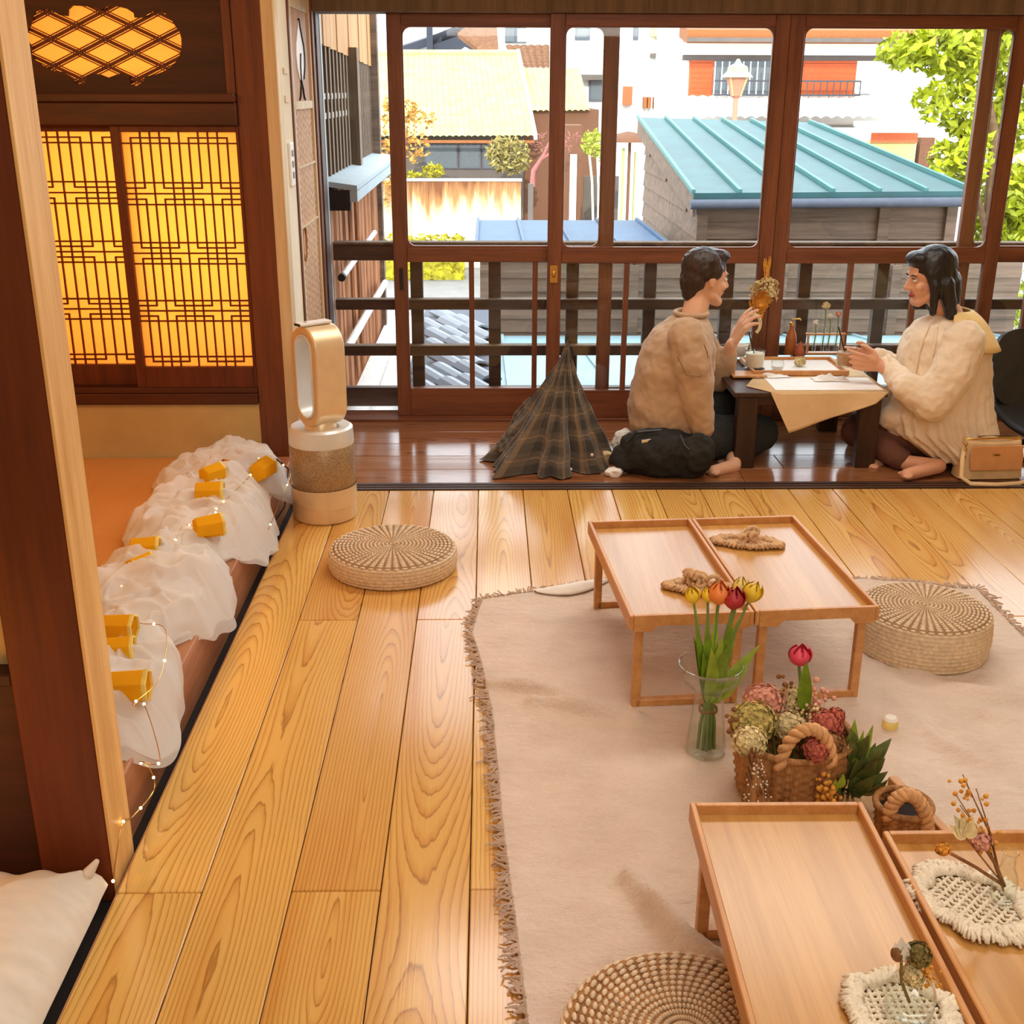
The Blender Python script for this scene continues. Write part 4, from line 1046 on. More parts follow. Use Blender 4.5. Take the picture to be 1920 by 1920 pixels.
# --- woven seagrass floor cushions: rings of stitches standing proud
def pouf(name, label, loc, R, H, rz=0.0, ns=46, nr=16, swirl=0.0, group='round woven floor cushions'):
    t = thing(name, label, 'cushion', loc, group, rz)
    seg = ns * 4
    b = MB()      # each stitch of the coil is a small raised grain over a disc darkened as shade in the gaps
    for k_ in range(nr):
        rr = R * (k_ + .55) / nr; hl = PI * rr / ns * (1.02 if swirl else .92); hr = R / nr * (.40 if swirl else .46)
        zz = H + .006 * (1 - (rr / R) ** 2) - (.004 if k_ == nr - 1 else 0)
        for i in range(ns):
            th = 2 * PI * (i + (.5 * (k_ % 2) if swirl else 0)) / ns + swirl * rr / R
            m = Matrix.Rotation(th, 3, 'Z') @ Matrix.Rotation(.25 if swirl else 0, 3, 'Z')
            b.ell((rr * math.cos(th), rr * math.sin(th), zz), (hr, hl, .0042), m, 6, 4)
    b.build('top_stitches', 'seagrass', t, smooth=180)['kind'] = 'stuff'
    b = MB(); b.lathe([(R * .985, H - .012), (R * .97, H - .001), (R * .5, H + .0035), (.002, H + .005)], 48, caps=False); b.build('top', 'reed_brown' if swirl else 'seagrass_shade', t, smooth=180)
    b = MB(); nl = max(5, int(H / .012))
    def side(u, v):
        th = 2 * PI * u; ring = v * nl
        s = 0.5 + 0.5 * math.cos(ns * th + PI * (int(ring) % 2)); c = abs(math.sin(PI * ring))
        rr = R * (1 + .03 * math.sin(PI * v)) + .0035 * c * (.3 + .7 * s) - .012 * (v > .985) - .012 * (v < .01)
        return V((rr * math.cos(th), rr * math.sin(th), .002 + (H - .006) * v))
    b.grid(side, seg, nl * 4, closeu=True)
    b.build('side', 'seagrass', t, smooth=180, fix=False)
    b = MB(); b.lathe([(R * .97, .0), (R * .97, .004)], 32); b.build('bottom', 'reed_brown', t)
    return t
pouf('floor_cushion', 'flat round woven seagrass cushion on the bare boards near the fan', (-0.32, 3.585, 0), 0.207, 0.075, .2)
pouf('floor_cushion', 'tall round woven cushion on the rug beside the window-side tray table', (1.232, 2.955, 0.008), 0.178, 0.125, .5)
pouf('floor_cushion', 'round woven cushion partly under the near wooden tray table', (0.305, 1.425, 0.010), 0.195, 0.09, .9, 54, 15, .6)

# --- folding tray tables
TH = 0.27
def tray(label, loc, W, D, rz, H=TH, handle=True):
    t = thing('tray_table', label, 'table', loc, 'low bamboo tray tables', rz)
    e = .011; hr = .040
    block('panel', t, -W / 2 + e, W / 2 - e, -D / 2 + e, D / 2 - e, H - .030, H - .020, 'bamboo')
    for x0 in (-W / 2, W / 2 - e): block('side_rim', t, x0, x0 + e, -D / 2, D / 2, H - hr, H, 'bamboo_edge', chamf=.002)
    for y0 in (-D / 2, D / 2 - e):
        b = MB(); b.prism([(-W / 2 + e, y0, H), (W / 2 - e, y0, H), (W / 2 - e, y0, H - .045), (.10, y0, H - .045), (.085, y0, H - .030), (-.085, y0, H - .030), (-.10, y0, H - .045), (-W / 2 + e, y0, H - .045)], (0, e, 0))
        b.build('end_rim', 'bamboo_edge', t, bevel=.0015)
    for sy in (-1, 1):
        y0 = sy * (D / 2 - .035) - .011
        f = block('leg_frame', t, -W / 2 + .03, W / 2 - .03, y0, y0 + .022, 0, .020, 'bamboo_edge', chamf=.002)
        for sx in (-1, 1):
            xx = sx * (W / 2 - .031)
            lg = block('leg', f, xx - .011, xx + .011, y0, y0 + .022, 0.0, H - .030, 'bamboo_edge', chamf=.002); lg.location -= f.location
    return t
fl_, bl_, br_, fr_ = az(1160, 1162, TH), az(1117, 983, TH), az(1505, 972, TH), az(1632, 1143, TH)
bm_, fm_ = az(1311, 976, TH), az(1397, 1155, TH)
def tray_at(label, a, c, d, e_):      # front-left, front-right, back-right, back-left corners
    ctr = (a + c + d + e_) / 4; W = ((c - a).length + (d - e_).length) / 2 - .003; D = ((e_ - a).length + (d - c).length) / 2
    ang = math.atan2(*(list((c - a) + (d - e_))[1::-1]))
    return tray(label, (ctr.x, ctr.y, 0.010), W, D, ang)
tray_at('bamboo tray table on the rug with the tulip vase before it', fl_, fm_, bm_, bl_)
tray_at('bamboo tray table between its twin and the tall woven cushion', fm_, fr_, br_, bm_)
T3 = tray('empty near bamboo tray table with a bud vase at its front corner', (0.520, 1.795 - .325, 0.010), 0.317, 0.65, math.radians(-.5))
T4 = tray('near bamboo tray table holding the netted macrame mat', (0.852, 1.705 - .325, 0.010), 0.325, 0.65, math.radians(0))

# --- tulips in a flared glass vase
VB = az(1322, 1412, .006)
vase = thing('tulip_vase', 'clear glass vase with a wide flared rim holding tulips', 'vase', tuple(VB))
prof = [(.005, .004), (.043, .004), (.0485, .012), (.047, .035), (.042, .08), (.037, .125), (.034, .155), (.036, .170), (.048, .182), (.062, .196), (.072, .215), (.077, .240)]
b = MB(); b.lathe(prof + [(r_ - .0025, z + .001) for r_, z in reversed(prof[1:])], 40, caps=False); b.build('glass', 'clear_glass', vase, smooth=180)
b = MB(); b.lathe([(.0, .010), (.044, .010), (.044, .035), (.041, .06), (.0, .06)], 24, caps=False); b.build('water', 'clear_glass', vase, smooth=60)
b = MB(); b.tube([V(((.020 * math.cos(a)), .020 * math.sin(a), .120 + .003 * math.sin(3 * a))) for a in [i * PI / 10 for i in range(21)]], .0035, 6); b.build('tie', 'dry_brown', vase, smooth=60)
def tulip_head(t, c, ax_, R, H, mat, openn=0.0):
    b = MB(); b.ell(V(c) + V(ax_).normalized() * H * .35, R * .45, None, 8, 5); bloom = b.build('bloom', mat, t, smooth=180)
    ax_ = V(ax_).normalized(); rot = V((0, 0, 1)).rotation_difference(ax_).to_matrix(); c = V(c)
    for k_ in range(6):
        ph = k_ * PI / 3; inn = .86 if k_ % 2 else 1.0
        b = MB()
        def fn(u, v):
            a = ph + (u - .5) * 2 * .95 * (1 - v ** 2.2) ** .5 * (.55 + .45 * math.sin(PI * min(1, v + .25)))
            rr = R * inn * (math.sin(PI * (.06 + .915 * v)) ** .75 + openn * v * v) * (1 - .10 * abs(u - .5))
            return c + rot @ V((rr * math.cos(a), rr * math.sin(a), H * v * (1 - .03 * k_ % 2)))
        b.grid(fn, 6, 8); b.build('petal', mat, bloom, smooth=180, fix=False)
def tulip(label, head_px, depth_off, mat, R, H, lv, base_off, openn=0.0, lean=(0, 0, 1), lmat='leaf_green'):
    yv = VB.y + depth_off
    top = ay(head_px[0], head_px[1], yv)               # foot of the bloom
    t = thing('tulip', label, 'flower', tuple(VB + V((base_off[0], base_off[1], .012))), 'tulips in the flared vase')
    o = V(t.location)
    neck = VB + V((base_off[0] * .3, base_off[1] * .3, .150))
    pts = [o, (o + neck) / 2 + V((base_off[0] * .2, 0, 0)), neck, neck.lerp(top, .5) + V((0, 0, .012)), top]
    b = MB(); b.tube([p - o for p in pts], [.0042, .0042, .004, .0035, .003], 8); b.build('stem', 'stem_green', t, smooth=180)
    tulip_head(t, top - o, (top - neck).normalized() + V(lean), R, H, mat, openn)
    for (u, v_, dy, w, nx) in lv:
        tip = ay(u, v_, yv + dy) - o; base = neck - o + V((0, 0, -.01)); d = tip - base
        b = MB(); b.blade(base, d, V((nx, -1, .25)), d.length, w, .18, 8, .8); b.build('leaf', lmat, t, smooth=180, fix=False)
    return t
_th0 = tulip_head
def tulip_head(t, c, ax_, R, H, mat, openn=0.0): _th0(t, c, ax_, R * 1.42, H * 1.12, mat, openn)
tulip('small yellow tulip bud, leftmost in the flared glass vase', (1301, 1130), -.01, 'petal_yellow', .0135, .040, [(1312, 1172, -.02, .034, .6), (1308, 1195, .0, .034, .8), (1322, 1210, .03, .036, .4)], (-.018, .004), lean=(-.2, 0, .6))
tulip('narrow yellow tulip beside the orange tulip in the flared vase', (1327, 1128), .0, 'petal_yellow', .0115, .036, [(1330, 1165, -.03, .034, .2), (1322, 1230, -.05, .034, .2)], (-.008, -.006))
tulip('orange tulip in the flared glass vase', (1347, 1132), -.01, 'petal_orange', .0195, .054, [(1347, 1132 + 8, -.015, .026, 0), (1340, 1220, -.06, .040, .3), (1356, 1200, -.04, .036, -.1)], (.0, -.01), lmat='leaf_light')
tulip('dark red tulip in the flared glass vase', (1374, 1141), -.02, 'petal_red', .0195, .052, [(1372, 1165, -.03, .036, -.3), (1366, 1215, -.05, .038, -.2)], (.010, -.004))
tulip('pale yellow tulip with orange edges behind the red tulip', (1386, 1118), .03, 'petal_cream', .0150, .046, [(1384, 1160, .02, .030, -.4)], (.016, .008))
tulip('yellow tulip leaning out highest and outermost from the flared vase', (1403, 1128), .0, 'petal_yellow', .0175, .050, [(1424, 1208, .0, .034, -.6), (1402, 1254, -.02, .036, -.5)], (.020, .0), lean=(.3, 0, .6), lmat='leaf_light')

# --- baskets and dried flowers
def basket(name, label, loc, R, H, mat='reed_brown', taper=.86, seed=1, rows=14, ns=22):
    t = thing(name, label, 'basket', loc, None)
    b = MB()
    def fn(u, v):
        th = 2 * PI * u; ring = v * rows; s = math.cos(ns * th + PI * (int(ring) % 2)); c = abs(math.sin(PI * ring))
        rr = R * lerp(taper, 1.0, v) + .004 * c * s + .002 * nz(th * 3, v * 9, seed)
        return V((rr * math.cos(th), rr * math.sin(th), .004 + (H - .004) * v))
    b.grid(fn, ns * 4, rows * 3, closeu=True); b.build('woven_wall', mat, t, smooth=180, solid=.005, fix=False)
    b = MB(); b.lathe([(R * taper - .003, 0), (R * taper, .008)], 28); b.build('bottom', mat, t)
    b = MB(); b.tube([V((R * 1.01 * math.cos(a), R * 1.01 * math.sin(a), H)) for a in [i * PI / 18 for i in range(37)]], .0075, 8); b.build('rim', mat, t, smooth=60)
    return t
def braid_handle(t, p0, p1, top, r=.009, mat='reed_brown', turns=12):
    p0, p1, top = V(p0), V(p1), V(top)
    hd_ = None
    def path(s):
        a = PI * s; m = (p0 + p1) / 2
        return m + (p0 - m) * math.cos(a) + (top - m) * math.sin(a)
    for k_ in range(2):
        b = MB(); pts = []
        for i in range(49):
            s = i / 48; p = path(s); tg = (path(min(1, s + .02)) - path(max(0, s - .02))).normalized(); n_ = tg.orthogonal().normalized(); m_ = tg.cross(n_)
            n_ = V((0, -1, 0)).cross(tg).normalized(); m_ = V((0, -1, 0))
            a = 2 * PI * turns * s / 2 + PI * k_; pts.append(p + n_ * (math.cos(a) * r * .62) + m_ * (math.sin(a) * r * .62))
        b.tube(pts, r * .72, 6); b.build('handle_strand', mat, t, smooth=180)
B1 = V((0.672, 2.235, .014))
bk1 = basket('flower_basket', 'larger round wicker basket full of dried flowers behind the near tray table', tuple(B1), .128, .150)
braid_handle(bk1, (-.055, -.118, .13), (.055, -.113, .13), (.0, -.118, .225), .012, 'rope')
def cluster(name, label, cat, loc, n, rad, size, mat, seed, stem_to=None, sm='stem_green', group=None, squash=.85, extra=None):
    t = thing(name, label, cat, tuple(loc), group); r = random.Random(seed); b = MB()
    for i in range(int(n * 3)):
        d = V((r.gauss(0, 1), r.gauss(0, 1), r.gauss(0, 1))).normalized(); d.z = d.z * squash
        p = d * rad * r.uniform(.7, 1.05)
        nrm = d; e = d.orthogonal().normalized(); e = Matrix.Rotation(r.uniform(0, 6.3), 3, d) @ e; f = d.cross(e); s = size * .62 * r.uniform(.7, 1.2)
        o = len(b.v)
        b.v += [p, p + (e * 1.0 + d * .35) * s, p + (f * 1.0 + d * .35) * s, p + (-e + d * .35) * s, p + (-f + d * .35) * s]
        b.f += [(o, o + 1, o + 2), (o, o + 2, o + 3), (o, o + 3, o + 4), (o, o + 4, o + 1)]
    b.build('florets', mat, t, fix=False)['kind'] = 'stuff'
    b = MB(); b.ell((0, 0, 0), (rad * .8, rad * .8, rad * .7)); b.build('flower_heart', mat, t, smooth=180)
    if stem_to is not None:
        b = MB(); q = V(stem_to) - V(loc); b.tube([V((0, 0, 0)), q * .5 + V((.004, 0, 0)), q], .003, 6); b.build('stem', sm, t, smooth=60)
    return t
def at(u, v, y): return ay(u, v, y)
cluster('hydrangea', 'pale green dried hydrangea head at the left of the flower basket', 'flower', at(1412, 1352, 2.23), 190, .052, .011, 'dry_green', 1, B1 + V((-.03, 0, .05)))
cluster('hydrangea', 'cream dried hydrangea hanging lower over the basket rim', 'flower', at(1405, 1390, 2.13), 130, .036, .010, 'dry_cream', 2, B1 + V((-.05, -.03, .06)))
cluster('hydrangea', 'pink dried hydrangea head behind the basket handle', 'flower', at(1432, 1316, 2.29), 190, .047, .010, 'dry_pink', 3, B1 + V((-.02, .03, .05)))
cluster('hydrangea', 'cream dried flower head behind the left of the basket handle', 'flower', at(1478, 1360, 2.25), 120, .038, .010, 'dry_cream', 4, B1 + V((0, .01, .05)))
cluster('hydrangea', 'small tan dried flower tuft high behind the handle', 'flower', at(1482, 1308, 2.31), 90, .030, .010, 'dry_cream', 5, B1 + V((.02, .03, .05)))
cluster('hydrangea', 'rusty red dried flower head right of the handle', 'flower', at(1548, 1362, 2.22), 120, .040, .009, 'dry_red', 6, B1 + V((.05, 0, .05)))
cluster('statice', 'coral dried sprig standing at the right of the flower basket', 'flower', at(1566, 1342, 2.25), 60, .020, .008, 'dry_red', 7, B1 + V((.06, .02, .05)))
cluster('statice', 'tan dried tuft low at the right rim of the flower basket', 'flower', at(1556, 1398, 2.16), 100, .036, .009, 'dry_brown', 8, B1 + V((.06, -.02, .06)))
cluster('statice', 'rust red dried flower seen through the basket handle', 'flower', at(1530, 1408, 2.12), 80, .028, .008, 'dry_red', 9, B1 + V((.04, -.05, .06)))
def sprig(name, label, cat, base, tips, mat, sm, dots, size, seed, group=None):
    base = V(base); t = thing(name, label, cat, tuple(base), group); r = random.Random(seed); s_ = MB(); d_ = MB()
    for tip in tips:
        q = V(tip) - base; pts = [V((0, 0, 0)), q * .5 + V((r.gauss(0, .006), r.gauss(0, .006), .01)), q]; s_.tube(pts, [.0016, .0013, .0008], 5)
        for i in range(dots):
            f = r.uniform(.45, 1.0); p = q * f + V((r.gauss(0, .009), r.gauss(0, .009), r.gauss(0, .008))); d_.ell(p, size * r.uniform(.6, 1.1), None, 6, 4)
    s_.build('stem', sm, t, smooth=60); d_.build('seed_heads', mat, t, smooth=180)['kind'] = 'stuff'
    return t
sprig('dried_sprig', 'brown seed sprig at the outer left of the flower basket', 'flower', B1 + V((-.09, -.02, .12)), [at(1366, 1340, 2.2), at(1372, 1372, 2.2)], 'dry_brown', 'dry_brown', 9, .006, 1)
sprig('dried_sprig', 'pale pink eucalyptus sprig arching right of the pink tulip', 'flower', B1 + V((.05, .03, .14)), [at(1535, 1275, 2.3), at(1548, 1300, 2.3), at(1522, 1262, 2.3)], 'dry_pink', 'dry_pink', 7, .007, 2)
sprig('dried_sprig', 'dusty purple seed sprig left of the pink tulip', 'flower', B1 + V((.0, .03, .14)), [at(1470, 1265, 2.3), at(1478, 1285, 2.3)], 'dry_brown', 'dry_pink', 6, .006, 3)
sprig('dried_sprig', 'tan grassy sprig under the single pink tulip', 'flower', B1 + V((.03, .0, .12)), [at(1520, 1320, 2.26), at(1534, 1335, 2.24), at(1505, 1330, 2.26)], 'dry_cream', 'dry_brown', 12, .005, 4)
sprig('dried_sprig', 'orange dried bunch standing before the dark leaves', 'flower', (B1.x + .085, B1.y - .14, .02), [at(1535, 1442, 2.11), at(1545, 1462, 2.10), at(1530, 1470, 2.10)], 'dry_amber', 'dry_red', 16, .006, 5)
pt = thing('pink_tulip', 'single pink tulip with one broad leaf in the flower basket', 'flower', tuple(B1 + V((.035, .03, .06))))
o_ = V(pt.location); tp_ = at(1498, 1246, 2.28) - o_
b = MB(); b.tube([V((0, 0, 0)), tp_ * .5 + V((.006, 0, 0)), tp_], .0035, 8); b.build('stem', 'stem_green', pt, smooth=180)
tulip_head(pt, tp_, (0, -.1, 1), .0190, .048, 'petal_pink', .12)
q_ = at(1507, 1330, 2.27) - o_; d_ = at(1512, 1236, 2.25) - o_ - q_
b = MB(); b.blade(q_, d_, (-.2, -1, .1), d_.length, .032, .1, 8, .75); b.build('leaf', 'leaf_green', pt, smooth=180, fix=False)
# dark evergreen leaves
eg = thing('evergreen_branch', 'bunch of dark green glossy leaves right of the flower basket', 'plant', (0.80, 2.20, .006))
r = random.Random(8)
lv_ = [(1610, 1440), (1590, 1430), (1640, 1410), (1625, 1395), (1655, 1440), (1600, 1405), (1660, 1420), (1580, 1465), (1635, 1470), (1650, 1480), (1600, 1490), (1622, 1430), (1570, 1440), (1665, 1400), (1615, 1420), (1585, 1410), (1640, 1445), (1605, 1460), (1575, 1490), (1595, 1475), (1620, 1455), (1648, 1425), (1555, 1452), (1568, 1475), (1600, 1382), (1576, 1425), (1632, 1485), (1612, 1500), (1655, 1462), (1545, 1470), (1560, 1490), (1540, 1495), (1590, 1500), (1660, 1480)]
b0 = V((0, 0, .02))
b = MB()
for dx in (-.03, 0, .03): b.tube([V((dx * .3, 0, 0)), V((dx, -.01, .09))], .004, 6)
b.build('stem', 'dry_brown', eg, smooth=60)
for i, (u, v_) in enumerate(lv_):
    tip = at(u, v_ - 8, 2.17 + r.uniform(-.05, .03)) - V(eg.location); base = V((tip.x * .45, tip.y * .3, max(.03, tip.z - .065))); d = tip - base
    b = MB(); b.blade(base, d, V((r.gauss(0, .5), -1, r.gauss(.3, .3))), d.length * 1.15, .032, .25, 6, .8); b.build('leaf', 'leaf_dark', eg, smooth=180, fix=False)
for (u, v_, w) in ((1606, 1352, .040), (1640, 1362, .028), (1622, 1372, .024)):
    tip = at(u, v_, 2.19) - V(eg.location); base = V((tip.x * .4 - .01, 0, .07)); d = tip - base
    b = MB(); b.blade(base, d, V((.1, -1, .2)), d.length, w, .15, 8, .8); b.build('lit_leaf', 'leaf_light', eg, smooth=180, fix=False)  # larger leaves coloured paler for the bright light on them
for (u, v_) in ((1582, 1452), (1568, 1462)):
    tip = at(u, v_, 2.10) - V(eg.location); d = V((.004, -.01, .04))
    b = MB(); b.blade(tip - d, d, V((.2, -1, 0)), .042, .022, .1, 6, .7); b.build('pale_leaf', 'leaf_light', eg, smooth=180, fix=False)
# twig cone
tc = thing('twig_cone', 'narrow frosted twig cone standing before the wicker basket', 'decoration', tuple(at(1428, 1520, 2.06)[:2]) + (.006,))
b = MB(); r = random.Random(4); ch = at(1400, 1428, 2.06).z
for i in range(90):
    a = r.uniform(0, 2 * PI); h = r.uniform(0, 1); rr = .045 * (1 - h * .85); q = V((rr * math.cos(a) - .022 * h, rr * math.sin(a), ch * h))
    b.tube([q, q + V((-.006 * r.random() - .004, r.gauss(0, .008), .026))], [.0028, .0016], 5)
b.build('twigs', 'dry_brown', tc)['kind'] = 'stuff'
b = MB(); b.tube([V((0, 0, 0)), V((-.022, 0, ch))], [.045, .008], 12); b.build('core', 'reed_brown', tc, smooth=60)
b = MB()
for i in range(120):
    a = r.uniform(0, 2 * PI); h = r.uniform(0, 1); rr = .049 * (1 - h * .82); b.ell((rr * math.cos(a) - .022 * h, rr * math.sin(a), ch * h + .004), .0024, None, 5, 3)
b.build('frost', 'dry_white', tc)['kind'] = 'stuff'
B2 = V((0.872, 2.065, .014))
bk2 = basket('small_basket', 'small round wicker basket with a thick braided handle beside the near trays', tuple(B2), .056, .075, seed=3, rows=9, ns=16)
braid_handle(bk2, (-.040, -.03, .06), (.036, -.05, .035), (-.005, -.045, .125), .0125, 'rope', 14)
b = MB(); b.lathe([(.0, .05), (.050, .05), (.050, .056), (.0, .056)], 20, caps=False); b.build('dark_disc', 'soil_dark', bk2)  # dark disc set inside the basket
wt = thing('wooden_tray', 'low wooden tray standing askew on the rug behind the near tables', 'tray', (0.724, 2.054, .008), None, math.radians(13))
block('side_rim', wt, .20, .222, -.20, .12, 0, .050, 'bamboo_edge', chamf=.002)
block('end_rim', wt, -.05, .20, -.20, -.185, 0, .045, 'bamboo_edge', chamf=.002); block('tray_base', wt, -.05, .20, -.185, .22, 0, .006, 'bamboo')
cd_ = thing('tea_light', 'small pale yellow candle standing on the rug beside the tray leg', 'candle', tuple(az(1668, 1364, .008)))
b = MB(); b.lathe([(.010, .0), (.0185, .001), (.0195, .018), (.018, .021), (.010, .022)], 16); b.build('wax', 'petal_cream', cd_, smooth=40)
b = MB(); b.tube([V((0, 0, .02)), V((-.004, 0, .030))], .0018, 5); b.build('wick', 'dry_brown', cd_)
b = MB(); b.lathe([(.016, .018), (.019, .023), (.014, .030), (.004, .031)], 12); b.build('frosted_top', 'cloth_white', cd_, smooth=40)

# --- macrame mats with bud vases
def mat_macrame(label, ctr, a_, b_, rz, mat, seed, net=True, group='fringed macrame mats'):
    t = thing('macrame_mat', label, 'mat', tuple(ctr), group, rz); r = random.Random(seed)
    b = MB(); n = 5
    ca, cb = a_ * .72, b_ * .72
    def inside(x, y): return (x / ca) ** 2 + (y / cb) ** 2 < 1
    for fam in (0, 1):
        for i in range(-n, n + 1):
            seg = []
            for j in range(-24, 25):
                s = j / 24 * 1.2
                p = (i / n, s) if fam else (s, i / n)
                x, y = p[0] * ca, p[1] * cb
                if inside(x, y): seg.append(V((x + .0012 * math.sin(j * 1.7), y, .005 + .0022 * math.sin(j * 2.1 + i + fam * 1.5))))
            if len(seg) > 2: b.tube(seg, .0031 if net else .004, 6)
    b.build('net', mat, t, smooth=180)
    b = MB()
    for ring, (f0, f1, cnt, th) in enumerate(((.70, .86, 120, .0052), (.72, .97, 170, .0046), (.82, 1.08, 230, .0038))):
        for i in range(cnt):
            a = 2 * PI * (i + r.random()) / cnt; w = 1 + .05 * math.sin(5 * a + seed) + .04 * math.sin(9 * a)
            p = V((a_ * f0 * math.cos(a) * w, b_ * f0 * math.sin(a) * w, .006 + .004 * r.random()))
            q = V((a_ * f1 * math.cos(a + r.gauss(0, .04)) * w, b_ * f1 * math.sin(a + r.gauss(0, .04)) * w, .004 + .007 * r.random()))
            b.tube([p, (p + q) / 2 + V((r.gauss(0, .002), r.gauss(0, .002), .005 + .004 * r.random())), q], [th, th, th * .6], 4)
    b.build('fringe', mat, t, smooth=180)['kind'] = 'stuff'
    return t
ZT = TH - .0105
m1 = az(1824, 1698, ZT); mat_macrame('large cream macrame mat with an open net centre on the tray', m1, .103, .082, math.radians(-48), 'macrame', 1)
m2 = az(1688, 1900, ZT); mat_macrame('cream macrame mat under the bud vase at the photo bottom edge', m2, .078, .075, 0, 'macrame', 2)
m3 = az(1400, 1022, ZT); mat_macrame('tan tangled macrame mat on the tray beside the tall cushion', m3, .100, .042, math.radians(-12), 'macrame_tan', 3, False)
m4 = az(1315, 1108, ZT); mat_macrame('tan tangled macrame mat on the tray behind the tulips', m4, .095, .040, math.radians(-14), 'macrame_tan', 4, False)
def bud_vase(label, p, H, R, neck, group='glass bud vases'):
    t = thing('bud_vase', label, 'vase', tuple(p), group)
    pr = [(.004, .002), (R * .8, .002), (R, .010), (R, H * .45), (R * .8, H * .6), (neck, H * .72), (neck, H * .95), (neck * 1.25, H)]
    b = MB(); b.lathe(pr + [(r_ - .0015, z + .0005) for r_, z in reversed(pr[1:])], 24, caps=False); b.build('glass', 'clear_glass', t, smooth=180)
    return t
def tan_knot(label, p, seed):
    t = thing('dried_seed_pod', label, 'decoration', tuple(p), 'dried curled pods on the tan mats'); r = random.Random(seed); b = MB()
    for i in range(9):
        c = V((r.gauss(0, .018), r.gauss(0, .014), .012 + .014 * r.random())); R_ = r.uniform(.011, .018); n_ = V((r.gauss(0, .6), -1, r.gauss(.4, .4))).normalized(); e = n_.orthogonal().normalized(); f = n_.cross(e)
        b.tube([c + (e * math.cos(a) + f * math.sin(a)) * R_ for a in [k_ * PI / 7 for k_ in range(13)]], .006, 6)
    b.build('curled_pods', 'macrame_tan', t, smooth=180)['kind'] = 'stuff'
    return t
tan_knot('curled tan dried pods on the mat beside the tall cushion', m3 + V((.0, 0, .012)), 1); tan_knot('curled tan dried pods on the mat behind the tulips', m4 + V((.0, 0, .012)), 2)
p1 = az(1878, 1690, ZT + .012); bv1 = bud_vase('slender clear bud vase on the netted macrame mat', p1, .095, .020, .011)
p2 = az(1702, 1900, ZT + .012); bv2 = bud_vase('squat clear bud vase at the photo bottom edge', p2, .095, .034, .010)
yv = p1.y
sprig('dried_bouquet', 'tall dried sprig with brown seed heads in the slender bud vase', 'flower', p1 + V((0, 0, .02)), [at(1805, 1452, yv + .03), at(1812, 1470, yv + .02), at(1830, 1478, yv), at(1792, 1490, yv + .01), at(1800, 1510, yv)], 'dry_amber', 'dry_brown', 9, .0042, 6)
fb = thing('dried_petals', 'pale yellow dried petals in the slender bud vase', 'flower', tuple(p1 + V((0, 0, .03))))
for (u, v_, dx) in ((1790, 1530, -.3), (1805, 1520, 0), (1825, 1528, .4), (1836, 1545, .6), (1780, 1548, -.6)):
    tip = at(u, v_, yv) - V(fb.location); base = at(1812, 1570, yv) - V(fb.location); d = tip - base
    b = MB(); b.blade(base, d, V((dx * .3, -1, .2)), d.length, .020, .2, 6, .7); b.build('petal', 'dry_cream', fb, smooth=180, fix=False)
b = MB(); b.tube([V((0, 0, 0)), at(1850, 1620, yv) - V(fb.location), at(1812, 1572, yv) - V(fb.location)], .0014, 5); b.build('stem', 'dry_brown', fb)
cluster('dried_rose', 'small dusty pink dried flower low in the slender bud vase', 'flower', at(1840, 1578, yv), 60, .016, .007, 'dry_pink', 12, p1 + V((0, 0, .03)), 'dry_brown')
cluster('dried_rose', 'tiny tan dried flowers hanging at the tray rim', 'flower', at(1768, 1592, yv), 40, .012, .006, 'dry_amber', 13, p1 + V((0, 0, .03)), 'dry_brown')
yv = p2.y
wr = thing('dried_rose', 'white and brown dried rose in the squat bud vase', 'flower', tuple(p2 + V((0, 0, .02))))
def rel(u, v_): return at(u, v_, yv) - V(wr.location)
b = MB(); b.tube([V((0, 0, 0)), rel(1690, 1840), rel(1690, 1800)], .0022, 6); b.build('stem', 'dry_olive', wr, smooth=60)
for i, (u, v_, m_) in enumerate(((1690, 1757, 'dry_white'), (1678, 1768, 'dry_white'), (1703, 1766, 'dry_white'), (1696, 1775, 'dry_pink'), (1705, 1780, 'dry_pink'))):
    d = rel(u, v_) - rel(1692, 1802); b = MB(); b.blade(rel(1692, 1802), d, V((.3 * (i % 3 - 1), -1, .2)), d.length, .020, .1, 6, .8); b.build('petal', m_, wr, smooth=180, fix=False)
b = MB(); b.ell(rel(1681, 1790), (.008, .006, .013), Matrix.Rotation(-.4, 3, 'Y')); b.build('bud', 'dry_brown', wr, smooth=180)
cluster('dried_moss_flower', 'olive dried flower tuft beside the white rose', 'flower', at(1722, 1790, yv), 70, .018, .007, 'dry_olive', 14, p2 + V((0, 0, .05)), 'dry_olive')
cluster('dried_moss_flower', 'cream round dried flower under the white rose', 'flower', at(1710, 1828, yv), 70, .016, .006, 'dry_cream', 15, p2 + V((0, 0, .05)), 'dry_olive')
sprig('dried_sprig', 'yellow dried sprig right of the cream dried flower', 'flower', p2 + V((0, 0, .06)), [at(1742, 1812, yv), at(1752, 1822, yv), at(1745, 1835, yv)], 'dry_amber', 'dry_amber', 8, .0035, 7)
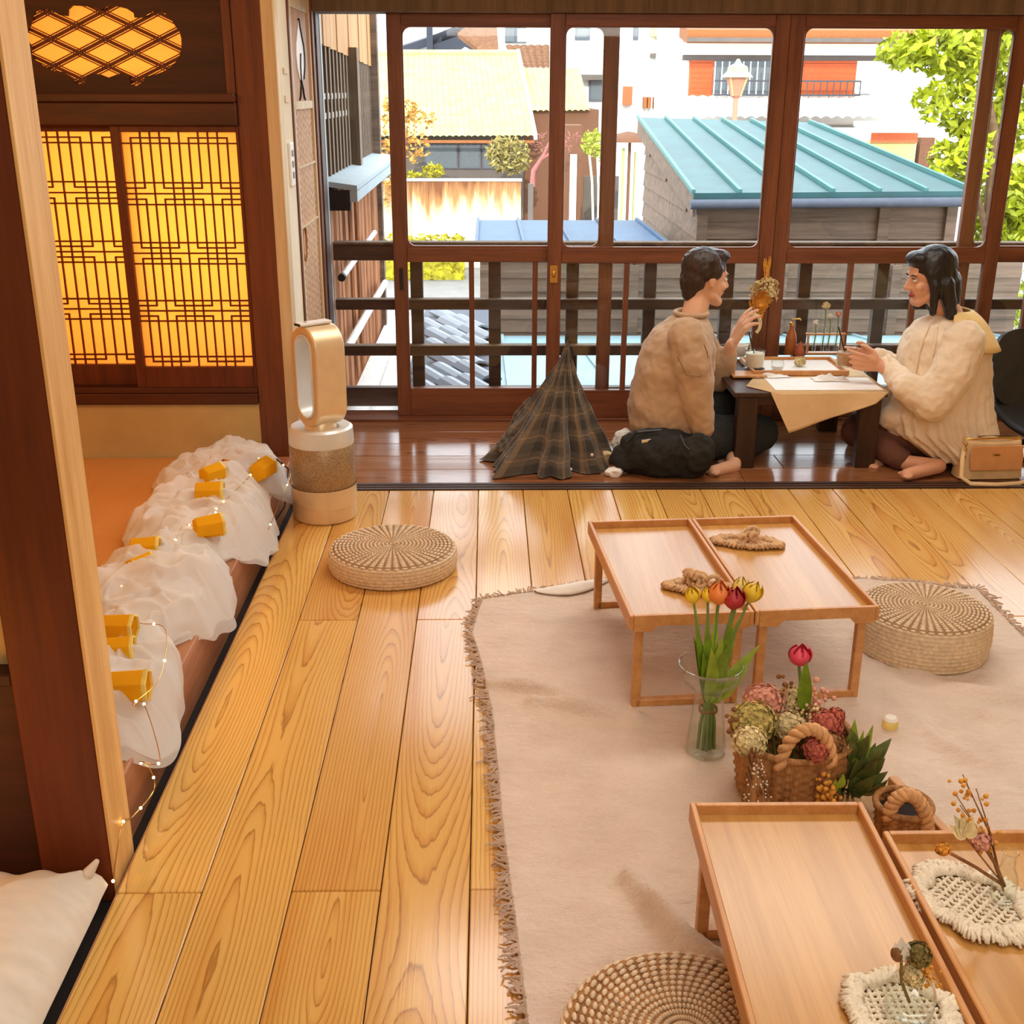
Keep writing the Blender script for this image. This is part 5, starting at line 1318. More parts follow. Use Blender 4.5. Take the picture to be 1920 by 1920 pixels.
# --- bladeless air purifier fan
fan = thing('air_purifier_fan', 'champagne bladeless air purifier fan standing on the boards by the dark pillar', 'fan', (-0.612, 4.085, 0))
R0 = .118
b = MB(); b.lathe([(R0 - .012, 0), (R0 - .004, .004), (R0, .014), (R0, .1215), (R0 - .001, .122)], 48); b.build('base', 'champagne', fan, smooth=40)
b = MB(); b.lathe([(R0 - .003, .122), (R0, .126), (R0 + .001, .285), (R0 - .003, .29)], 48); b.build('filter_grille', 'grille', fan, smooth=40)
b = MB()
def wave(u, v):
    th = 2 * PI * u; z0 = .088 - .030 * math.cos(th + 1.2); return V(((R0 + .0025) * math.cos(th), (R0 + .0025) * math.sin(th), lerp(z0, .130, v)))
b.grid(wave, 64, 3, closeu=True); b.build('filter_band', 'champagne', fan, smooth=30, fix=False)
b = MB(); b.lathe([(R0 - .001, .285), (R0 + .001, .292), (R0 - .002, .345), (R0 - .012, .352), (R0 - .050, .346), (R0 - .06, .33)], 48); b.build('collar', 'silver_white', fan, smooth=40)
b = MB(); b.lathe([(.060, .33), (.058, .35), (.050, .372), (.044, .38)], 32); b.build('neck', 'champagne', fan, smooth=50)
lp = bpy.data.objects.new('loop', None)
def stadium(hw_, h0, h1, n=14):
    pts = []
    for i in range(n + 1): a = PI * i / n; pts.append((hw_ * math.cos(a), h1 - hw_ + hw_ * math.sin(a)))
    for i in range(n + 1): a = PI + PI * i / n; pts.append((hw_ * math.cos(a), h0 + hw_ + hw_ * math.sin(a)))
    return pts
rotf = Matrix.Rotation(math.radians(-50), 3, 'Z')
def loopmesh(name, outer, inner, d0, d1, mat, bev=.006):
    b = MB(); n = len(outer)
    for (pts, yy) in ((outer, d0), (outer, d1), (inner, d1), (inner, d0)):
        b.v += [rotf @ V((p[0], yy, p[1])) for p in pts]
    for k_ in range(4):
        for i in range(n):
            j = (i + 1) % n; a = k_ * n; c = ((k_ + 1) % 4) * n
            b.f.append((a + i, a + j, c + j, c + i))
    return b.build(name, mat, fan, smooth=50, bevel=bev)
loopmesh('air_loop', stadium(.082, .352, .720), stadium(.054, .385, .690), -.055, .068, 'champagne')
loopmesh('inner_lining', stadium(.0545, .3845, .6905), stadium(.048, .391, .684), -.059, .064, 'silver_white', .002)
rc = thing('remote_control', 'slim grey remote control lying on top of the fan loop', 'remote', tuple(V((-0.612, 4.085, .7205)) + rotf @ V((0, 0, 0))), None, math.radians(-50))
b = MB(); b.bx(-.022, .022, -.072, .058, 0, .011); b.build('body', 'white_plastic', rc, bevel=.004)
b = MB(); b.bx(-.018, .018, -.074, -.070, .001, .010); b.build('end_cap', 'black_plastic', rc, bevel=.001)
b = MB(); b.lathe([(.007, .011), (.006, .0125)], 16, (0, -.04, 0)); b.build('button', 'grey_plastic', rc)

# --- sheer fabric heaped on the step beam, with string lights and amber cups
def tulle_piece(name, label, y0, y1, xc, wd, hgt, seed, zb=.122, group='white sheer fabric heaps'):
    t = thing(name, label, 'fabric', (0, 0, 0), group)
    for lay in range(2):
        b = MB(); sd = seed * 7.3 + lay * 3.1
        nu, nv = 90, int(150 * (y1 - y0)) + 20
        def fn(u, v):
            y = lerp(y0, y1, v)
            e = math.sin(PI * v) ** .35
            w = wd(y) * (1 + .16 * nz(y * 5, sd)) * (0.12 + .88 * math.sin(PI * min(1, max(0, v))) ** .6); c = xc(y)
            a = (u - .5)
            x = c + a * w + .020 * nz(u * 6, y * 11, sd)
            hh = hgt * (1 - (2 * abs(a)) ** 2.6) * (.55 + .55 * nz(y * 6 + 1, u * 2.5, sd) + .35) * (.25 + .75 * e)
            fold = .034 * (1 - abs(nz(x * 8 + y * 5, y * 9 - x * 6, sd + 2))) ** 4 + .014 * nz(x * 26, y * 22, sd)
            z = zb + max(.0, hh + fold * (1 - (2 * abs(a)) ** 6)) + .003 + lay * .010
            if x > -.80: z = max(.03, z - (x + .80) * 1.3)
            z += .018 * (abs(a) > .47) * nz(y * 12, sd)
            return V((x, y + .012 * nz(u * 9, y * 6, sd + 5), max(z, zb + .002 if x < -.795 else .006)))
        b.grid(fn, nu, nv); b.build('sheer_layer', 'tulle', t, smooth=180, fix=False)
    return t
def xc_(y): return -0.945 + (0.06 * sstep(4.0, 4.4, y))
tulle_piece('tulle_fabric', 'white sheer fabric heap on the step, beside the near post', 2.06, 2.80, lambda y: -0.945, lambda y: .40, .085, 1)
tulle_piece('tulle_fabric', 'middle white sheer fabric heap along the step', 2.66, 3.42, lambda y: -0.965, lambda y: .46, .090, 2)
tulle_piece('tulle_fabric', 'white sheer fabric heap on the step before the cream one', 3.22, 4.10, lambda y: -0.96, lambda y: .48, .095, 3)
tulle_piece('tulle_fabric', 'cream sheer fabric heap in the corner behind the fan', 3.86, 4.43, lambda y: -0.99, lambda y: .50, .085, 4)
def amber(label, u, v, z, s, rz, roll=0.0):
    """hexagonal cup lying on its side, axis along the step"""
    t = thing('amber_cup', label, 'candle holder', tuple(az(u, v, z)), 'amber glass candle cups'); t.rotation_euler = (roll, PI / 2, rz)
    b = MB(); n = 6
    pr = [(.031, -.042), (.035, -.039), (.038, .030), (.0385, .042), (.034, .042), (.032, .030), (.028, -.030)]
    b.lathe([(r_ * s, z_ * s) for r_, z_ in pr], n); b.build('cup', 'amber_glass', t, bevel=.002)
    b = MB(); b.lathe([(.0388 * s, .036 * s), (.0398 * s, .044 * s), (.034 * s, .046 * s), (.033 * s, .040 * s)], n, caps=False); b.build('pale_rim', 'petal_cream', t)
    return t
AM = [('amber cup nearest the post foot on the sheer fabric', 240, 1286, .225, 1.05, .05), ('amber cup lower of the pair beside the near post', 222, 1216, .215, .85, .1), ('amber cup upper of the pair beside the near post', 222, 1176, .225, .95, -.05),
      ('amber cup lower at the outer edge of the middle heap', 264, 1060, .225, .85, .9), ('amber cup upper at the outer edge of the middle heap', 272, 1028, .235, .95, .1),
      ('amber cup in the middle of the far fabric heap', 391, 987, .235, 1.0, .5), ('amber cup on top of the far fabric heap', 393, 924, .245, 1.05, .1),
      ('amber cup before the dried rose on the cream fabric', 398, 888, .255, .9, .9), ('amber cup close beside the fan base', 492, 880, .215, 1.05, 1.3)]
for q in AM: amber(*q)
cluster('dried_rose', 'amber brown dried rose on the cream fabric', 'flower', az(424, 876, .22), 110, .030, .012, 'dry_amber', 31)
fs = thing('string_lights', 'copper wire string of tiny warm lights over the sheer fabric', 'string lights', (0, 0, 0))
wpx = [(212, 1652, .02), (228, 1548, .10), (250, 1530, .06), (289, 1480, .05), (280, 1440, .10), (262, 1428, .16), (300, 1425, .15), (270, 1320, .22), (250, 1320, .24), (300, 1270, .24), (310, 1180, .23), (262, 1168, .22), (230, 1150, .22), (232, 1090, .20), (290, 1050, .22), (325, 1018, .22), (345, 985, .23), (380, 985, .24), (420, 940, .24), (400, 960, .24), (425, 935, .24), (470, 890, .22), (480, 860, .20), (520, 868, .19), (545, 885, .12), (525, 940, .12), (500, 1000, .14)]
wp3 = [az(u, v, z) for u, v, z in wpx]; sm_ = []
for i in range(len(wp3) - 1):
    p0, p1, p2, p3 = wp3[max(0, i - 1)], wp3[i], wp3[i + 1], wp3[min(len(wp3) - 1, i + 2)]
    for k_ in range(6):
        t = k_ / 6; sm_.append(.5 * ((2 * p1) + (p2 - p0) * t + (2 * p0 - 5 * p1 + 4 * p2 - p3) * t * t + (3 * p1 - p0 - 3 * p2 + p3) * t ** 3))
b = MB(); b.tube(sm_, .0012, 5); b.build('wire', 'gold_metal', fs, smooth=60)
for i in range(0, len(sm_), 7):
    key = 'bulb_mesh'
    if key not in _BLK:
        b = MB(); b.ell((0, 0, 0), 0.0034, None, 8, 5); _BLK[key] = b.mesh('bulb', 'bulb', 180)
    o = bpy.data.objects.new('light_bulb', _BLK[key]); COL.objects.link(o); o.parent = fs; o.location = sm_[i]
ck = thing('power_cord', 'thin black cable running along the fabric beside the step', 'cord', (0, 0, 0))
b = MB(); b.tube([az(u, v, z) for u, v, z in ((445, 858, .20), (490, 848, .20), (520, 862, .19), (541, 880, .12), (534, 950, .04), (500, 1000, .0), (430, 1082, .05), (355, 1215, .06), (345, 1228, .10))], .0035, 6); b.build('cable', 'black_plastic', ck, smooth=180)
# --- white floor cushion in the near corner
cu = thing('futon_cushion', 'white wrinkled cotton cushion at the foot of the near post', 'cushion', (0, 0, 0))
b = MB()
def cus(u, v):
    c0 = V((-1.55, .95, 0)); x = lerp(-1.55, -0.760, u); y = lerp(.9, 1.925, v)
    e = min(u, 1 - u) * .75; f = min(v, 1 - v) * 1.02; d = min(e, f)
    h = .115 * min(1, (d / .16)) ** .45
    pull = math.exp(-d / .07)
    h += .008 * pull * math.sin((y * 70 + 6 * nz(x * 8, y * 8)) if e < f else (x * 70)) * min(1, d / .02) + .006 * nz(x * 9, y * 7) + .004 * nz(x * 25, y * 20)
    corner = .0
    return V((x, y, .01 + max(0, h) + corner))
b.grid(cus, 110, 120); b.build('cover', 'cushion_white', cu, smooth=180, fix=False)
b = MB(); b.bx(-1.54, -.775, .91, 1.915, .002, .02); b.build('underside', 'cushion_white', cu, bevel=.006)
b = MB(); b.cap((-0.785, 1.900, .060), (-0.772, 1.912, .076), .012, .006); b.build('corner_tassel', 'cushion_white', cu, smooth=180)
# ================================================================== LOW TABLE AND WHAT STANDS ON IT
ZT2 = 0.33
tb2 = thing('low_table', 'low dark wooden table by the window between the two seated people', 'table', (1.335, 4.93, 0))
TX0, TX1, TY0, TY1 = 1.015, 1.655, 4.635, 5.27
def tbk(n_, x0, x1, y0, y1, z0, z1, m='table_dark', ch=.003): return block(n_, tb2, x0 - 1.335, x1 - 1.335, y0 - 4.93, y1 - 4.93, z0, z1, m, chamf=ch)
tbk('tabletop', TX0, TX1, TY0, TY1, ZT2 - .022, ZT2)
for x0 in (TX0 + .02, TX1 - .105):
    for y0 in (TY0 + .006, TY1 - .07):
        tbk('leg', x0, x0 + .085, y0, y0 + .055, 0, ZT2 - .022)
tbk('apron', TX0 + .10, TX1 - .10, TY0 + .02, TY0 + .035, ZT2 - .060, ZT2 - .022); tbk('apron', TX0 + .10, TX1 - .10, TY1 - .065, TY1 - .045, ZT2 - .075, ZT2 - .022)
tcl = thing('tablecloth', 'cream cloth laid askew on the low table with one corner hanging', 'tablecloth', (0, 0, 0))
ZC = ZT2 + .003
c1, c2, c3 = V((1.085, TY0 + .10, ZC)), V((1.165, TY0 - .004, ZC)), V((TX1 + .004, TY0 - .004, ZC))
tip = ay(1478, 811, TY0 - .012); rt = ay(1642, 756, TY0 - .010)
b = MB()
def clo(u, v):
    top = V((1.165, TY0 - .004, ZC)).lerp(V((TX1 + .002, TY0 - .004, ZC)), u)
    lo = tip.lerp(rt, max(0, (u - .10) / .90)) if u > .10 else V((1.165, TY0 - .006, ZC - .004)).lerp(tip, u / .10)
    p = top.lerp(lo, v); p.y -= .006 * math.sin(u * 9) * v + .004; return p
b.grid(clo, 40, 14)
b.v += [c1, c2, c3, V((TX1 + .002, TY1 - .02, ZC)), V((1.30, TY1 - .02, ZC))]; n_ = len(b.v); b.f.append((n_ - 5, n_ - 4, n_ - 3, n_ - 2, n_ - 1))
b.build('cloth', 'cloth_cream', tcl, smooth=60, solid=.002, fix=False)
def tp(u, v, z=ZT2 + .006): return az(u, v, z)
mn = thing('menu_sheet', 'white paper place sheet spread over the cloth on the low table', 'paper', (0, 0, ZC + .002))
b = MB(); b.prism([V((1.19, TY0 + .02, 0)), V((1.64, TY0 + .02, 0)), V((1.64, TY0 + .24, 0)), V((1.19, TY0 + .24, 0))], (0, 0, .001)); b.build('sheet', 'paper_white', mn)
ty = thing('serving_tray', 'red brown wooden serving tray lined with white paper', 'tray', (1.36, 5.03, ZC + .004))
block('tray_base', ty, -.20, .20, -.115, .16, 0, .008, 'bamboo_edge'); block('paper_liner', ty, -.185, .185, -.10, .145, .008, .0095, 'paper_white')
for y0, n2 in ((-.125, 'front_rim'), (.15, 'back_rim')): block(n2, ty, -.21, .21, y0, y0 + .012, 0, .022, 'bamboo_edge', chamf=.002)
for x0 in (-.21, .198): block('side_rim', ty, x0, x0 + .012, -.113, .15, 0, .022, 'bamboo_edge', chamf=.002)
cst = thing('wooden_coaster', 'small square wooden coaster board at the left end of the low table', 'coaster', tuple(tp(1402, 704)))
b = MB(); b.bx(-.075, .075, -.05, .055, 0, .010); b.build('board', 'bamboo_edge', cst, bevel=.003)
def drink(label, p, R, H, liquid, fill, straw_tip, ice=True):
    t = thing('drink_glass', label, 'glass', tuple(p))
    b = MB(); pr = [(.004, .001), (R * .88, .001), (R * .92, .006), (R, H)]; b.lathe(pr + [(r_ - .002, max(.008, z)) for r_, z in reversed(pr[1:])], 28, caps=False); b.build('glass', 'clear_glass', t, smooth=60)
    b = MB(); b.lathe([(.003, .009), (R * .90, .009), (R * .955, H * fill), (.003, H * fill)], 24, caps=False); b.build('drink', liquid, t, smooth=50)
    if ice:
        for i in range(3):
            a = i * 2.1; b = MB(); b.bx(-.012, .012, -.012, .012, -.012, .012, Matrix.Rotation(.5 + a, 3, 'X') @ Matrix.Rotation(a, 3, 'Z')); o = b.build('ice_cube', 'clear_glass', t, bevel=.003); o.location = (R * .45 * math.cos(a), R * .45 * math.sin(a), H * fill)
    b = MB(); b.tube([V((.01, 0, .012)), V(straw_tip) - V(p)], .0030, 8); b.build('straw', 'black_plastic', t, smooth=60)
    return t
g1 = tp(1414, 690, ZT2 + .018)
rcst = thing('round_coaster', 'round dark wooden coaster under the left drink glass', 'coaster', tuple(g1 - V((0, 0, .006))))
b = MB(); b.lathe([(.045, 0), (.048, .003), (.045, .006)], 28); b.build('disc', 'table_dark', rcst, smooth=40)
drink('milky iced drink in a short glass at the left end of the table', g1 + V((0, 0, .001)), .043, .085, 'drink_milk', .78, at(1404, 622, g1.y))
g2 = V((1.515, 4.80, ZT2 + .072))
drink('iced coffee glass held between the hands of the woman', g2, .040, .088, 'drink_coffee', .70, at(1572, 612, g2.y + .02))
cup = thing('tea_cup', 'white cup standing behind the milky drink', 'cup', tuple(tp(1386, 668)))
b = MB(); b.lathe([(.020, 0), (.034, .010), (.040, .055), (.037, .055), (.031, .012), (.003, .010)], 24, caps=False); b.build('bowl', 'paper_white', cup, smooth=60)
b = MB(); b.tube([V((-.037 - .016 * math.sin(a), 0, .03 + .018 * math.cos(a))) for a in [i * PI / 8 for i in range(9)]], .0035, 6); b.build('handle', 'paper_white', cup, smooth=60)
vo = thing('glass_votive', 'small clear glass jar on the serving tray', 'jar', tuple(tp(1457, 694, ZC + .015)))
b = MB(); b.lathe([(.004, .001), (.024, .001), (.029, .012), (.028, .036), (.025, .042), (.027, .048), (.025, .048), (.023, .042), (.026, .034), (.026, .012), (.004, .005)], 24, caps=False); b.build('glass', 'clear_glass', vo, smooth=60)
b = MB(); b.lathe([(.0, .006), (.022, .006), (.022, .020), (.0, .020)], 20, caps=False); b.build('sugar', 'paper_white', vo)
bo = thing('sauce_bottle', 'brown pump bottle behind the serving tray', 'bottle', tuple(tp(1481, 664)))
b = MB(); b.lathe([(.024, 0), (.026, .004), (.026, .075), (.018, .105), (.010, .118), (.010, .135)], 24); b.build('body', 'bottle_brown', bo, smooth=50)
b = MB(); b.lathe([(.012, .135), (.012, .150), (.005, .152), (.004, .165)], 16); b.tube([V((0, 0, .165)), V((.034, 0, .166)), V((.038, 0, .160))], .004, 6); b.build('pump', 'gold_metal', bo, smooth=50)
tv = thing('terracotta_cone', 'small terracotta cone ornament beside the pump bottle', 'ornament', tuple(tp(1499, 668)))
b = MB(); b.lathe([(.020, 0), (.022, .02), (.012, .055), (.002, .070)], 16); b.build('cone', 'terracotta', tv, smooth=50)
cluster('table_flower', 'small cream dried flower posy before the terracotta cone', 'flower', tp(1500, 678, ZC + .035), 60, .024, .009, 'dry_cream', 41)
rk = thing('test_tube_rack', 'small wooden rack holding glass tubes at the window side of the table', 'rack', tuple(tp(1545, 664)))
wk, hk = .085, .100
block('base_bar', rk, -wk, wk, -.018, .018, 0, .010, 'bamboo_edge', chamf=.001); block('top_bar', rk, -wk - .008, wk + .008, -.014, .014, hk - .007, hk, 'bamboo_edge', chamf=.001)
for x0 in (-wk, wk - .006): block('upright', rk, x0, x0 + .006, -.012, .012, .010, hk - .007, 'bamboo_edge')
for i, (x0, hh_, col, sd_) in enumerate(((-.052, .022, 'dry_white', 0), (-.012, .100, 'dry_cream', 1), (.014, .050, 'dry_white', 2), (.050, .060, 'dry_pink', 3))):
    t = thing('test_tube', 'clear test tube in the wooden rack, ' + ['nearest the pump bottle', 'holding the tall cream flower', 'second from the end with a short white flower', 'at the end with a pinkish flower'][i], 'test tube', tuple(V(rk.location) + V((x0, 0, .011))), 'glass tubes in the wooden rack')
    b = MB(); b.lathe([(.003, .001), (.007, .004), (.009, .012), (.009, .112), (.0105, .114), (.0075, .112), (.0075, .012), (.003, .006)], 14, caps=False); b.build('glass', 'clear_glass', t, smooth=60)
    cluster('tube_flower', ['tiny white flower in the tube nearest the pump bottle', 'tall cream dried flower in a test tube', 'short white flower in a test tube', 'pinkish white flower in the end test tube'][i], 'flower', V(t.location) + V((0, 0, .118 + hh_)), 34, .013 if i != 1 else .019, .007, col, 50 + i, V(t.location) + V((0, 0, .03)))
def crumple(label, p, sx, sy, h, seed, cat='napkin'):
    t = thing('paper_napkin', label, cat, tuple(p), 'white napkins on the low table'); b = MB()
    def fn(u, v):
        x, y = (u - .5) * sx, (v - .5) * sy; return V((x + .01 * nz(v * 3, seed), y + .01 * nz(u * 3, seed), .002 + h * abs(nz(u * 4, v * 4, seed)) * math.sin(PI * u) * math.sin(PI * v) * 2))
    b.grid(fn, 20, 14); b.build('paper', 'paper_white', t, smooth=60, solid=.001, fix=False); return t
crumple('folded white napkin beside the small wooden coaster board', tp(1446, 706, ZC + .004), .15, .06, .012, 1); crumple('crumpled white napkin before the hands of the woman', tp(1556, 712, ZC + .004), .15, .075, .035, 2)
# hanging dried bouquet on the window stile
hb = thing('hanging_bouquet', 'dried flower bouquet with an amber rose hanging on the window stile', 'bouquet', (1.30, 5.385, ay(1438, 482, 5.385).z))
def hq(u, v, dy=0): return ay(u, v, 5.365 + dy) - V(hb.location)
b = MB(); r = random.Random(3)
for i in range(16): b.tube([hq(1436 + r.gauss(0, 5), 484 + r.uniform(-4, 10)), hq(1438 + r.gauss(0, 2), 515), hq(1432 + r.gauss(0, 16), 556 + r.gauss(0, 10), -.02)], .0022, 5)
b.build('stems', 'dry_amber', hb, smooth=60)['kind'] = 'stuff'
b = MB()
for i in range(300):
    d = V((r.gauss(0, 1), r.gauss(0, 1), r.gauss(0, 1))).normalized(); p = hq(1434, 545, -.03) + V((d.x * .060, d.y * .03, d.z * .055)) * r.uniform(.5, 1.1); e = d.orthogonal().normalized() * .009; o = len(b.v); f = d.cross(e)
    b.v += [p, p + e + d * .008, p + f + d * .008, p - e + d * .008]; b.f += [(o, o + 1, o + 2), (o, o + 2, o + 3)]
b.build('dried_florets', 'dry_cream', hb, fix=False)['kind'] = 'stuff'
b = MB(); c = hq(1424, 564, -.05)
for k_ in range(26):
    a = k_ * 2.4; rr = .006 + .0014 * k_; p = c + V((math.cos(a) * rr, -.02 + .0006 * k_, math.sin(a) * rr)); e = V((-math.sin(a), 0, math.cos(a))) * (.010 + .0004 * k_); d = V((math.cos(a) * .35, -1, math.sin(a) * .35)) * (.016); o = len(b.v)
    b.v += [p - e, p + e, p + e * .8 + d + V((math.cos(a), 0, math.sin(a))) * .006, p - e * .8 + d + V((math.cos(a), 0, math.sin(a))) * .006]; b.f.append((o, o + 1, o + 2, o + 3))
b.ell(c, (.032, .018, .032)); b.build('rose', 'dry_amber', hb, fix=False)
for (u, v_) in ((1430, 600), (1422, 590)):
    b = MB(); b.blade(hq(1428, 570, -.04), hq(u, v_, -.03) - hq(1428, 570, -.04), V((.2, -1, 0)), .075, .022, .2, 6, .7); b.build('leaf', 'dry_amber', hb, smooth=180, fix=False)
wrt = thing('twig_wreath', 'pale yellow loop of dried vine on a stick beside the amber rose', 'wreath', tuple(tp(1407, 672)))
b = MB(); c = at(1408, 608, V(wrt.location).y) - V(wrt.location)
for k_ in range(3): b.tube([c + V(((.040 + .004 * k_) * math.cos(a), .004 * math.sin(3 * a + k_), (.046 + .003 * k_) * math.sin(a))) for a in [-.9 + i * 4.2 / 20 for i in range(21)]], .0045, 6)
b.build('vine', 'dry_cream', wrt, smooth=60)
b = MB(); b.tube([V((0, 0, 0)), c + V((.0, 0, -.046))], .003, 6); b.build('stick', 'dry_cream', wrt)

# ================================================================== PEOPLE
def frame(f, up=(0, 0, 1)):
    f = V(f).normalized(); r_ = f.cross(V(up)).normalized(); u = r_.cross(f)
    return Matrix((r_, f, u)).transposed()      # columns: right, forward, up
def loft(b, rings, n=28, ripple=None):
    o = len(b.v)
    for j, (c, rx, ry, m) in enumerate(rings):
        for i in range(n):
            th = 2 * PI * i / n; k_ = 1 + (ripple(th, j / (len(rings) - 1)) if ripple else 0)
            b.v.append(V(c) + (m @ V((math.cos(th) * rx * k_, math.sin(th) * ry * k_, 0))))
    for j in range(len(rings) - 1):
        for i in range(n):
            a = o + j * n + i; d = o + j * n + (i + 1) % n; b.f.append((a, d, d + n, a + n))
    b.f.append(tuple(o + i for i in reversed(range(n)))); b.f.append(tuple(o + (len(rings) - 1) * n + i for i in range(n)))
I3 = Matrix.Identity(3)
def hand(b, W, d, n, curls, thumb=1, L=1.0, spread=.10, tips=None):
    """palm of four metacarpals, four bent fingers of unequal length, thumb leaving the side of the palm"""
    W = V(W); d = V(d).normalized(); n = V(n); n = (n - d * n.dot(d)).normalized(); s = d.cross(n) * thumb
    lens = (.072, .080, .074, .058); kn = (.088, .092, .088, .080)
    for i in range(4):
        off = (1.5 - i) * .0195 * L
        k0 = W + s * off * .55 + d * .012; k1 = W + d * kn[i] * L + s * off
        b.cap(k0, k1, .0125 * L, .0108 * L, 10)
        dd = (d + s * (1.5 - i) * spread).normalized(); p = k1; c = curls[i]; a = 0
        for q, (fr, rr) in enumerate(((.45, .0094), (.31, .0084), (.24, .0074))):
            a += c * (1.0, 1.1, .7)[q]; v_ = dd * math.cos(a) + n * math.sin(a); p2 = p + v_ * lens[i] * fr * L
            b.cap(p, p2, rr * L, (rr - .0007) * L, 10); p = p2
        if tips is not None: tips.append((p.copy(), v_.copy(), (n * math.cos(a) - dd * math.sin(a)).copy()))
    b.cap(W + s * .012, W + d * .06 * L + s * .020, .016 * L, .013 * L, 10)
    t0 = W + s * .022 * L + d * .022 * L; t1 = t0 + (s * .75 + d * .62 + n * .35).normalized() * .040 * L; t2 = t1 + (s * .35 + d * .8 + n * .45).normalized() * .032 * L; t3 = t2 + (s * .05 + d * .85 + n * .5).normalized() * .024 * L
    b.cap(t0, t1, .0135 * L, .0115 * L, 10); b.cap(t1, t2, .0112 * L, .010 * L, 10); b.cap(t2, t3, .010 * L, .0082 * L, 10)
def head(b, parent, c, f, neck, tilt_up=(0, 0, 1)):
    c = V(c); m = frame(f, tilt_up); R_, F_, U_ = m.col[0], m.col[1], m.col[2]
    def q(r_, f_, u_): return c + R_ * r_ + F_ * f_ + U_ * u_
    b.ell(q(0, -.012, .028), (.074, .092, .088), m, 20, 12)
    b.ell(q(0, .022, -.035), (.060, .064, .074), m, 18, 10)
    b.cap(q(-.018, .062, -.092), q(.018, .062, -.092), .021, .021); b.cap(q(-.046, .02, -.070), q(-.016, .064, -.094), .020, .018); b.cap(q(.046, .02, -.070), q(.016, .064, -.094), .020, .018)
    b.cap(q(0, .080, .008), q(0, .100, -.026), .0085, .0125, 10); b.cap(q(-.010, .090, -.030), q(.010, .090, -.030), .0085, .0085, 10)
    b.cap(q(-.030, .070, .024), q(.030, .070, .024), .011, .011); b.ell(q(.036, .060, -.028), (.020, .02, .02), m); b.ell(q(-.036, .060, -.028), (.020, .02, .02), m)
    for sg in (-1, 1): b.ell(q(sg * .075, -.008, -.005), (.007, .017, .030), m, 12, 8)
    b.cap(q(0, -.018, -.06), neck, .052, .054)
    for sg in (-1, 1):
        e = MB(); e.ell(q(sg * .029, .0735, .004), (.0145, .0090, .0075), m, 14, 8); e.build('eye', 'eye_white', parent, smooth=180)
        e = MB(); e.ell(q(sg * .029, .0785, .003), (.0058, .0030, .0058), m, 12, 6); e.build('iris', 'iris', parent, smooth=180)
        e = MB(); e.tube([q(sg * .014, .084, .022), q(sg * .030, .082, .027), q(sg * .046, .072, .022)], [.0022, .003, .0016], 6); e.build('eyebrow', 'hair_black', parent, smooth=180)
        e = MB(); e.tube([q(sg * .015, .0795, .008), q(sg * .029, .0825, .012), q(sg * .043, .075, .008)], .0016, 5); e.build('eyelash', 'hair_black', parent, smooth=180)
    e = MB(); e.tube([q(-.022, .078, -.058), q(-.010, .087, -.055), q(0, .0885, -.057), q(.010, .087, -.055), q(.022, .078, -.058)], [.002, .0045, .0045, .0045, .002], 8); e.tube([q(-.020, .078, -.062), q(0, .087, -.065), q(.020, .078, -.062)], [.002, .0052, .002], 8); e.build('mouth', 'lip', parent, smooth=180)
    return q
def foot(b, ankle, heel, toe, r_=.030):
    ankle, heel, toe = V(ankle), V(heel), V(toe)
    b.cap(ankle, heel, .034, .030); b.cap(heel, toe, .031, .026); sd = (toe - heel).cross(V((0, 0, 1))).normalized()
    for i in range(5): b.cap(toe + sd * (i - 2) * .013, toe + sd * (i - 2) * .015 + (toe - heel).normalized() * (.022 - .003 * abs(i - 1)), .0105, .008, 8)
# ---- the man in the beige sweatshirt
man = thing('person', 'person in a beige sweatshirt and dark trousers sitting on the floor, one hand raised', 'person', tuple(az(1270, 850, 0)))
O = V(man.location)
def J(u, v, y): return ay(u, v, y) - O
b = MB()
hq1 = head(b, man, J(1324, 520, 4.82), (.93, .30, -.14), J(1300, 598, 4.78))
wr_ = J(1372, 646, 4.90)
b.cap(J(1350, 704, 4.96), wr_, .040, .027)
hand(b, wr_ + V((.004, 0, .006)), (.42, -.05, .90), (.85, .35, -.40), (.22, .30, .36, .45), 1, 1.05, .13)
b.cap(J(1316, 800, 4.58), J(1316, 822, 4.585), .030, .027); hand(b, J(1314, 822, 4.59), (.35, -.05, -.9), (-.5, .2, -.2), (.3, .35, .4, .4), -1, 1.0, .05)
foot(b, J(1376, 860, 4.68), J(1376, 874, 4.63), J(1338, 884, 4.555)); foot(b, J(1405, 845, 4.88), J(1392, 862, 4.80), J(1352, 872, 4.74))
b.cap(J(1262, 800, 4.76), J(1285, 640, 4.78), .10, .10)
b.build('body', 'skin', man, remesh=.0045, relax=3)
b = MB()
def ring(u, v, y, rx, ry): return (J(u, v, y), rx, ry, I3)
loft(b, [ring(1262, 812, 4.76, .165, .175), ring(1258, 790, 4.76, .182, .19), ring(1257, 760, 4.76, .180, .188), ring(1260, 720, 4.76, .170, .18), ring(1266, 680, 4.76, .160, .185), ring(1272, 650, 4.77, .150, .195), ring(1280, 622, 4.78, .125, .185), ring(1290, 602, 4.78, .088, .125), ring(1296, 590, 4.78, .064, .075)])
b.cap(J(1288, 632, 4.60), J(1300, 690, 4.575), .082, .082); b.cap(J(1300, 690, 4.575), J(1306, 740, 4.57), .080, .072); b.cap(J(1306, 740, 4.57), J(1318, 800, 4.555), .072, .050)
b.cap(J(1300, 628, 4.94), J(1345, 708, 4.98), .082, .068); b.cap(J(1345, 708, 4.98), J(1363, 668, 4.93), .066, .046)
b.build('sweatshirt', 'sweat', man, remesh=.008, relax=3, disp=(.022, .06))
